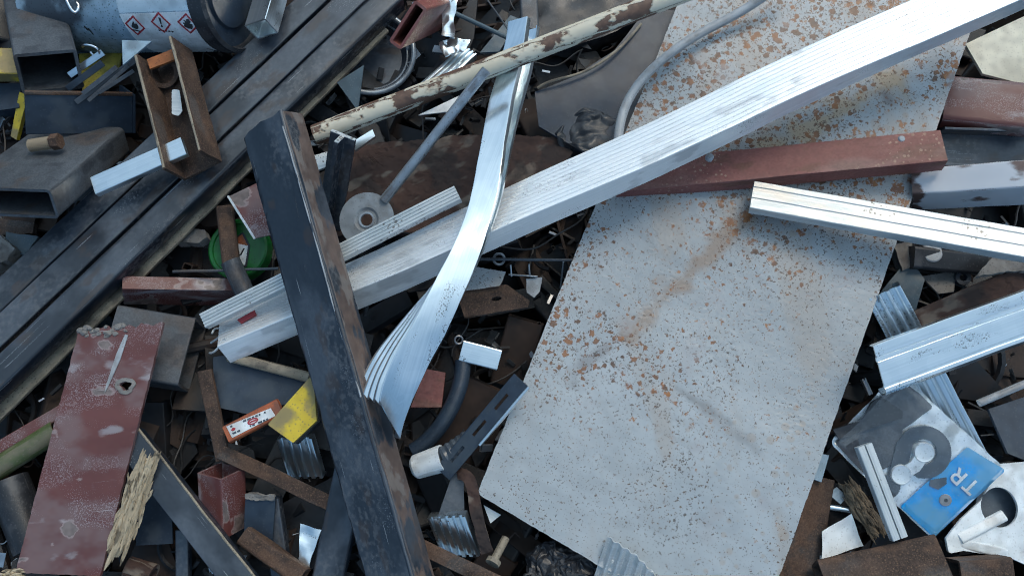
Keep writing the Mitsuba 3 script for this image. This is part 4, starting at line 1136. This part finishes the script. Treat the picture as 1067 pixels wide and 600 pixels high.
s = trimesh.creation.icosphere(4, r0)
v = np.array(s.vertices)
v = v * [1.05, .75, .25] + rough(v, 46, .012, 40)
s.vertices = v
solo('dark_stone', 'dark rounded stone below the bent sheet beside the grey hose', 'stone', s, 'm_black_plastic', xf('stone'))
solo('grey_hose', 'grey cable hose curving down over the upper left corner of the big plate', 'hose', rod_path(PLACE['hose'], .0052, 14), 'm_hose')
simple_flat('navy_box_top', 'black_lump', 'black crumpled lump at the top edge behind the cream pipe', 'lump', 'm_black_plastic', .03, res=.008, amp=.008, freq=30)
simple_bar('post_top', 'grey_post', 'short dark grey post at the top edge behind the twisted stud', 'bar', TUBE(.002, .003), 'm_mill', seed=47)
r0 = PLACE['pan'][6]
t = thing('round_pan', 'dark round pan with pale metal rim between the dark beams and the cream pipe', 'pan')
part(t, 'bowl', lathe([(0, -.02), (r0 * .7, -.02), (r0 * .93, -.002), (r0 * .9, -.001), (r0 * .66, -.017), (0, -.017)], 48), 'm_black', xf('pan'))
a = np.linspace(0, 2 * np.pi, 65)
part(t, 'rim', trimesh.creation.torus(r0 * .95, .0032, major_sections=64, minor_sections=12), 'm_dull', xf('pan'))
part(t, 'inner_bead', trimesh.creation.torus(r0 * .80, .0014, major_sections=64, minor_sections=8).apply_translation([0, 0, -.008]), 'm_dull', xf('pan'))
simple_flat('blue_tri', 'blue_grey_corner', 'pointed blue grey sheet corner between the dark beams and the round pan', 'offcut', 'm_teal', .003)
L, W, H = dims('flute_c')
solo('fluted_offcut', 'bright blue silver fluted offcut above the cream pipe', 'offcut', bar(ribbed_sec(W, H, 4, .003, True, frac=.6, margin=.04), L, .006, .01, .0012, 48), 'm_galv', xf('flute_c'))
solo('blue_rod', 'thin blue grey rod at the top left of the twisted stud', 'rod', rod(dims('blue_rod')[0], .0026, 0, 10), 'm_teal', xf('blue_rod'))
solo('thin_wire', 'fine grey wire slanting down from the top edge beside the twisted stud', 'wire', rod(dims('wire_b')[0], .0011, 0, 8, .0006, 49), 'm_mill', xf('wire_b'))
simple_flat('blue_strip', 'blue_sheet_strip', 'dark bluish sheet strip behind the thin blue rod', 'strip', 'm_teal', .003)
simple_flat('foil_strip', 'silver_strip', 'crinkled silver strip hanging beside the red tube end at the top edge', 'strip', 'm_galv', .0015, res=.004, amp=.004, freq=70)
simple_flat('foil_bit', 'silver_scrap', 'crumpled silver scrap under the red tube end', 'foil', 'm_galv', .0015, res=.003, amp=.005, freq=90)
simple_flat('white_tri', 'white_corner', 'pale white sheet corner peeping out under the cream pipe', 'offcut', 'm_white', .002)
simple_flat('red_sliver', 'red_sliver', 'tiny bright red sliver under the narrow aluminium strip', 'sliver', 'm_red', .003)
simple_flat('silver_bit', 'silver_offcut', 'small silver offcut under the cream pipe beside the tee bar', 'offcut', 'm_galv', .004)
simple_flat('ribbed_bit', 'ribbed_offcut', 'tiny white ribbed offcut between the long ridged angle and the tee bar', 'offcut', 'm_oxide', .004)
simple_flat('speck_plate', 'speckled_plate', 'small pale speckled plate right of the twisted stud', 'plate', 'm_plate', .003, jag=.0006)
hp = Polygon(outline('brown_plank'))
simple_flat('brown_plank', 'brown_plate', 'rusty brown plate with a dark hole under the small speckled plate', 'plate', 'm_rust', .006, res=.006, amp=.001, holes=[affinity.scale(Point(0, .002).buffer(.004), 1.4, .6)])
simple_flat('grey_chip', 'grey_chip', 'light grey chip left of the big plate below the thin rod', 'chip', 'm_hose', .003, jag=.0008)
for k, lab in (('rod_c', 'thin dark rod lying level from the ribbed profile to the big plate'), ('rod_d', 'fine upright wire at the left edge of the big plate'), ('rod_e', 'short fine wire, left leg of the small wire frame'), ('rod_f', 'short fine wire, right leg of the small wire frame'), ('rod_g', 'short fine wire, bottom of the small wire frame')):
    solo('thin_rod' if k == 'rod_c' else 'thin_wire', lab, 'rod' if k == 'rod_c' else 'wire', rod(dims(k)[0], dims(k)[1], 0, 8), 'm_mill' if k == 'rod_c' else 'm_dull', xf(k))
for k, lab in (('ring_a', 'small shiny ring under the ribbed profile right of the twisted stud'), ('ring_b', 'tiny pale ring at the corner of the small aluminium box')):
    r0 = PLACE[k][6]
    solo('small_ring', lab, 'ring', trimesh.creation.torus(r0, r0 * .25, major_sections=24, minor_sections=8), 'm_dull', xf(k))
simple_bar('alu_box', 'aluminium_box', 'small speckled aluminium box section in the dark gap left of the big plate', 'box', TUBE(.0014, .002), 'm_galv', seed=50)
simple_flat('red_box', 'red_plate', 'dark red plate in the gap right of the lower end of the twisted stud', 'plate', 'm_redbeam', .006)
solo('black_hose', 'thick dark blue black hose in the gap under the twisted stud', 'hose', rod_path(PLACE['black_hose'], .0085, 14), 'm_navy')
L, W, H = dims('slotted')
slots = [affinity.translate(sbox(-.010, -.0016, .010, .0016), x, W * .08) for x in (-L * .3, -L * .02, L * .26)]
t = thing('slotted_strip', 'dark slotted metal strip with bright lip leaning on the left edge of the big plate', 'bracket')
part(t, 'web', plate(sbox(-L / 2, -W / 2, L / 2, W / 2), .002, holes=slots), 'm_navy', xf('slotted'))
part(t, 'lip', bar(rounded(.0028, .008, .0008), L * .62, .004, .01, .0005, 51).apply_translation([L * .19, -W / 2 - .001, .003]), 'm_galv', xf('slotted'))
part(t, 'back_lip', bar(rounded(.002, .007, .0006), L, .004, .01, .0003, 52).apply_translation([0, W / 2, 0]), 'm_navy', xf('slotted'))
t = thing('white_plug', 'white plastic plug with a dark ribbed collar below the slotted strip', 'plug')
L = dims('white_cap')[0]
part(t, 'shell', lathe([(0, -L / 2), (.010, -L / 2), (.0125, -L / 2 + .003), (.0142, L / 2), (.0125, L / 2), (.011, L / 2 - .002), (0, L / 2 - .002)], 32).apply_transform(RY), 'm_white', xf('white_cap'))
L = dims('cap_plug')[0]
part(t, 'plug', lathe([(0, -L / 2)] + [(.0105 + .0012 * (k % 2), -L / 2 + L * k / 10) for k in range(11)] + [(0, L / 2)], 24).apply_transform(RY), 'm_grey_plastic', xf('cap_plug'))
L, W, H = dims('flute_d')
solo('fluted_offcut', 'small shiny fluted metal offcut at the bottom between the rusty bar and the curved strap', 'offcut', bar(ribbed_sec(W, H, 5, .003, True, frac=.55, margin=.03), L, .006, .01, .0006, 53), 'm_galv', xf('flute_d'))
simple_flat('black_plate', 'black_plate', 'dark pointed plate below the white plug', 'plate', 'm_black', .004)
st = stations_of(PLACE['strap'], sub=6)
sm = sweep(sbox(-.006, -.003, .006, 0), st, .004)
sm.vertices = np.array(sm.vertices) + rough(sm.vertices, 54, .0015, 60)
solo('curved_strap', 'curved rusty brown strap beside the dark pointed plate', 'strap', sm, 'm_slab')
t = thing('small_bolt', 'small dull bolt with round head at the bottom below the big plate', 'bolt')
L = dims('bolt')[0]
part(t, 'shank', rod(L, .0042, 0, 14), 'm_beige', xf('bolt'))
part(t, 'head', bar(circle_sec(.0075, 0, 18), .005, 1, .01, 0).apply_translation([-L / 2, 0, 0]), 'm_beige', xf('bolt'))
simple_flat('alu_tri_b', 'silver_corner', 'tiny silver sheet corner under the lower left corner of the big plate', 'offcut', 'm_oxide', .002)
s = trimesh.creation.icosphere(5, 1.0)
v = np.array(s.vertices) * [.045, .032, .018]
v += rough(v, 55, .012, 70) + rough(v, 57, .004, 220)
s.vertices = v
solo('crumpled_foil', 'crumpled shiny black foil at the bottom edge under the big plate', 'foil', s, 'm_black_plastic', xf('foil'), smooth=18)
q = outline('flute_corner')
m = plate(Polygon(q), .002, res=.0016)
v = np.array(m.vertices)
dxy = (q[0] - q[3]) / np.linalg.norm(q[0] - q[3])
nrm = np.array([-dxy[1], dxy[0]])
v[:, 2] += .0022 * np.sin(v[:, :2] @ nrm * 2 * np.pi / .0095)
m.vertices = v
solo('corrugated_corner', 'pointed blue grey corrugated sheet corner over the lower edge of the big plate', 'sheet', m, 'm_oxide', xf('flute_corner'))

# ------------------------------------------------------------------ the big plate and the right side
m = plate(Polygon(outline('plate')).buffer(-.006).buffer(.006, quad_segs=4), .0035, res=.009, amp=.0011, freq=14, seed=4, jag=.0005)
v = np.array(m.vertices)
v[:, 2] += (meshkit.fbm(np.c_[v[:, :2] * 4.5, v[:, :1] * 0], 3, 6) - .5) * .012
m.vertices = v
solo('steel_plate', 'big pale grey painted steel plate speckled with rust, right of centre', 'plate', m, 'm_plate', xf('plate'), smooth=30, uvo=(0, 0))
L, W, H = dims('red_beam')
t = thing('red_angle', 'red brown painted angle bar lying across the big plate under the ribbed profile', 'angle bar')
part(t, 'bar', bar(angle_sec(W, H, .004, 'r'), L, .008, .02, .0005, 60), 'm_redbeam', xf('red_beam'))
for k in ('bolt_a', 'bolt_b'):
    b = part(t, 'bolt', lathe([(0, -.004), (.0044, -.004), (.0044, .0), (.003, .0022), (0, .0028)], 14).apply_translation([0, 0, .003]), 'm_hose', (np.eye(3), np.array(PLACE[k][:3])))
simple_bar('maroon_flat', 'maroon_tube', 'maroon tube with flaking white patches at the right edge beside the big plate', 'tube', TUBE(.003, .008), 'm_maroon', seed=61)
simple_flat('cream_panel', 'cream_sheet', 'cream painted sheet at the right edge above the maroon flaking tube', 'sheet', 'm_cream_plain', .004)
simple_bar('dark_channel', 'dark_channel', 'dark blue channel at the right edge below the maroon flaking tube', 'channel', lambda W, H: chan_sec(W, H, .003, True), 'm_black', seed=62)
L, W, H = dims('white_box')
t = thing('white_tube', 'white painted rectangular tube with rusty worn end at the right edge', 'tube')
part(t, 'body', bar(tube_sec(W, H, .003, .0025), L, .008, .015, .0014, 63), 'm_white_worn', xf('white_box'), uvo=(0, 0))
simple_bar('fluted_alu', 'fluted_profile', 'white oxidised aluminium profile with grooves pointing from the right edge onto the big plate', 'profile', lambda W, H: ribbed_sec(W, H, 2, .0012, True, frac=.6, margin=.1), 'm_oxide', seed=64, amp=.0009)
L, W, H = dims('galv_big')
sec = strip_sec([(W / 2, -.006), (W / 2, 0), (W * .27, 0), (W * .25, -.0018), (W * .18, -.0018), (W * .16, 0), (-W * .30, 0), (-W * .32, -.001), (-W * .36, -.001), (-W * .38, 0), (-W / 2 + .003, 0), (-W / 2, -.0025), (-W / 2 - .0006, -.007), (-W / 2 + .002, -.011), (-W / 2 + .005, -.011)], .0014)
solo('galvanised_profile', 'wide bright galvanised profile with rounded lower lip at the right edge', 'profile', bar(sec, L, .008, .015, .0008, 65), 'm_galv', xf('galv_big'), smooth=40)
L, W, H = dims('stud')
sec = thin_ribbed(W, H, [(-.27 * W, .009, .004), (.0 * W, .009, .004), (.27 * W, .009, .004)], .0013, .006)
solo('galvanised_stud', 'shiny fluted galvanised stud running down under the wide galvanised profile', 'stud', bar(sec, L, .008, .015, .0008, 66), 'm_galv', xf('stud'), smooth=40)

L, W, H = dims('blister')
BX = xf('blister')
t = thing('blister_pack', 'torn clear blister pack with bright blue card and round spinner hollow, lower right', 'packaging')
part(t, 'backing', plate(sbox(-L / 2, -W / 2, L / 2, W / 2).buffer(-.008).buffer(.008), .0012, res=.004, amp=.0022, freq=60), 'm_foil', BX)
part(t, 'dark_tray', plate(Polygon([(-L / 2 + .004, -W / 2 + .004), (-L * .12, -W / 2 + .002), (-L * .06, -W * .1), (-L * .2, W * .1), (-L * .16, W / 2 - .003), (-L / 2 + .004, W / 2 - .004)]).buffer(-.003).buffer(.003), .0008, res=.005, amp=.0016, freq=60).apply_translation([0, 0, .0030]), 'm_mill', BX, label='dull grey part of the tray')
q = np.array(PLACE['blister_card'])
part(t, 'blue_card', plate(Polygon(q).buffer(-.003).buffer(.003), .0008, res=.006, amp=.0006, freq=30).apply_translation([0, 0, .0025]), 'm_blue_card', BX, label='bright blue printed card')
c0, c1 = np.array(PLACE['blister_ring'])
arc = [c0 + .0200 * np.array([math.cos(x), math.sin(x)]) for x in np.linspace(-1.0, 3.6, 26)]
part(t, 'hollow', plate(LineString(arc).buffer(.0068).union(LineString([arc[-1], c1 + (c1 - c0) * .2]).buffer(.008)).union(Point(c1 + (c1 - c0) * .55).buffer(.012)), .004, res=.003).apply_translation([0, 0, .0046]), 'm_grey_plastic', BX, label='dark grey curved hollow')
arm = plate(LineString([c0, (c0 + c1) / 2 + (c1 - c0)[[1, 0]] * [-.12, .12], c1]).buffer(.0062), .005, res=.004).apply_translation([0, 0, .0058])
part(t, 'spinner_arm', arm, 'm_foil', BX)
for k, c_ in enumerate((c0, c1)):
    part(t, 'lobe', lathe([(0, 0), (.0105, 0), (.0105, .0055), (.0095, .0068), (.0075, .0062), (0, .006)], 28).apply_translation([*c_, 0]), 'm_foil', BX)
lt = np.array(PLACE['blister_T'])
upv = lt[2] - lt[0]
upv /= np.linalg.norm(upv)
rt = np.array([upv[1], -upv[0]])
for k, ch in enumerate('TR'):
    g_ = meshkit.text_mesh(ch, .0150, .0006, bold=True)
    v = np.array(g_.vertices)
    o_ = (lt[0], lt[1])[k]
    v = np.c_[o_ + v[:, :1] * rt + v[:, 1:2] * upv, v[:, 2] + .0035]
    g_.vertices = v
    part(t + '__blue_card', 'letter', g_, 'm_white', BX, smooth=0)
hs = np.array(PLACE['hanger_slot'])[0]
eu = np.array(PLACE['blister_eye'])
ey = part(t, 'eyelet', lathe([(.002, 0), (.0062, 0), (.0058, .0012), (.002, .0016), (.002, 0)], 24).apply_translation([*eu[0], .0026]), 'm_hose', BX)
part(ey, 'hole', lathe([(0, 0), (.0021, 0), (.0021, .0008), (0, .0008)], 16).apply_translation([*eu[0], .0028]), 'm_black_ink', BX)
part(t, 'dark_patch', plate(Polygon(eu[1:6]), .0006).apply_translation([0, 0, .0036]), 'm_grey_plastic', BX)
part(t, 'black_hook', plate(Polygon(eu[6:13]), .004, res=.004, amp=.0006).apply_translation([0, 0, .008]), 'm_black_plastic', BX)
shell = plate(sbox(-L / 2, -W / 2, L / 2, W / 2).buffer(-.010).buffer(.010), .0006, res=.005)
v = np.array(shell.vertices)
ex = np.minimum(L / 2 - np.abs(v[:, 0]), W / 2 - np.abs(v[:, 1]))
top = v[:, 2] > -.0003
v = v[:, :]
v[:, 2] = .0035 + .0085 * np.clip(ex / .007, 0, 1) + (meshkit.fbm(np.c_[v[:, :2] * 45, v[:, :1] * 0], 3, 8) - .5) * .004
keep = np.all(top[shell.faces], axis=1)
sh = trimesh.Trimesh(v, np.array(shell.faces)[keep], process=False)
part(t, 'clear_shell', sh, 'm_clear', BX, smooth=40)

hd = xf('wp_hole')
WX = xf('white_plastic')
hc = WX[0].T @ (hd[1] - WX[1])
t = thing('white_housing', 'broken white plastic housing with a round hole at the right edge, lower right', 'housing')
part(t, 'panel', plate(Polygon(outline('white_plastic')).buffer(-.003).buffer(.003), .003, res=.008, amp=.0008, holes=[Point(hc[0], hc[1]).buffer(.0198)]), 'm_white', WX)
part(t, 'arm', bar(rounded(.012, .006, .0028), dims('wp_arm')[0], .004, .01, .0006, 70), 'm_white', xf('wp_arm'))
part(t, 'ledge', bar(rounded(.010, .006, .002), dims('wp_bar')[0], .004, .01, .0012, 71), 'm_white', xf('wp_bar'))
r0 = PLACE['wp_disc'][6]
part(t, 'grey_disc', lathe([(0, -.003), (r0, -.003), (r0, 0), (0, 0)], 40), 'm_grey_plastic', xf('wp_disc'))
simple_bar('alu_angle', 'aluminium_angle', 'short pale aluminium angle standing across the blister pack', 'angle', lambda W, H: ribbed_sec(W, H, 1, .003, True, frac=.25, margin=.3), 'm_oxide', seed=72)
L, W, H = dims('rust_tube')
solo('rusty_tube', 'rusty brown box tube with a dark hole at the bottom edge, below the blister pack', 'tube', bar(tube_sec(W, H, .003, .003), L, .008, .015, .0008, 73), 'm_rust', xf('rust_tube'))
simple_bar('rust_tube2', 'rusty_tube', 'small rusty brown tube at the bottom edge below the white housing', 'tube', TUBE(.003, .003), 'm_rust', seed=74)
simple_flat('label_card', 'white_card', 'creased white card beside the rusty box tube at the bottom', 'card', 'm_white', .001, res=.004, amp=.003, freq=30)
simple_flat('silver_chip', 'silver_chip', 'small square silver chip right of the lower right edge of the big plate', 'chip', 'm_oxide', .003)
solo('silver_tube', 'tiny silver tube above the creased white card', 'tube', rod(dims('silver_tube')[0], .0032, 0, 14), 'm_galv', xf('silver_tube'))
q = outline('fibre_chunk')
FX = xf('fibre_chunk')
ca, sa = np.array([*(q[2] - q[1]), 0]) / np.linalg.norm(q[2] - q[1]), EZ
solo('fibre_clump', 'coarse brown fibre clump left of the short aluminium angle', 'wood', fibres(.066, .022, .012, 90, 12), 'm_wood_dark', (FX[0] @ np.stack([ca, np.cross(sa, ca), sa], 1), FX[1]), smooth=0)
simple_flat('white_strip', 'white_strip', 'narrow white strip at the bottom edge beside the rusty box tube', 'strip', 'm_white', .002)
simple_flat('alu_under', 'pale_offcut', 'pale blue grey offcut peeping out under the right edge of the big plate', 'offcut', 'm_pale_blue', .003)
simple_bar('dark_bar', 'rusty_flat_bar', 'wide dark rusty flat bar under the lower right edge of the big plate', 'bar', lambda W, H: rounded(W, H, .002), 'm_rust', seed=75)
t = thing('round_end_bar', 'black block with a round grey stud on it below the fluted white profile, right side', 'block')
L, W, H = dims('round_end_bar')
part(t, 'body', bar(rounded(W, H, .004), L, .01, .02, .001, 76), 'm_black_plastic', xf('round_end_bar'))
r0 = PLACE['white_dot'][6]
part(t, 'stud', lathe([(0, -.004), (r0, -.004), (r0, .001), (r0 * .9, .002), (0, .002)], 28), 'm_hose', xf('white_dot'))
simple_flat('teal_plate', 'teal_plate', 'dark teal grey plate beside the right edge of the big plate', 'plate', 'm_teal', .004, res=.006, amp=.001)
simple_flat('concrete_bit2', 'grey_lump', 'small grey lump against the right edge of the big plate', 'lump', 'm_concrete', .014, res=.004, amp=.004, jag=.0015)
simple_flat('grey_sheet', 'grey_scrap', 'dull grey sheet scrap in the gap right of the teal plate', 'sheet', 'm_concrete', .003)
r0 = PLACE['nut_ring'][6]
solo('dark_nut', 'dark round nut in the gap below the black block', 'nut', lathe([(r0 * .5, -.006), (r0, -.006), (r0, 0), (r0 * .5, 0), (r0 * .5, -.006)], 20), 'm_black', xf('nut_ring'))
simple_bar('rust_angle', 'rusty_angle', 'rusty dirty angle bar at the right edge above the wide galvanised profile', 'angle bar', lambda W, H: angle_sec(W, H, .004, 'r'), 'm_slab', seed=77, amp=.0015)
simple_flat('grey_flake', 'grey_flake', 'flaky grey scale piece at the right edge under the fluted white profile', 'flake', 'm_concrete', .006, res=.004, amp=.003, jag=.002)
solo('grey_rod', 'short grey rod in the dark gap at the right edge', 'rod', rod(dims('grey_rod')[0], .004, 0, 14), 'm_hose', xf('grey_rod'))
simple_flat('navy_panel', 'dark_sheet', 'dark blue grey sheet at the right edge below the short grey rod', 'sheet', 'm_navy', .004)
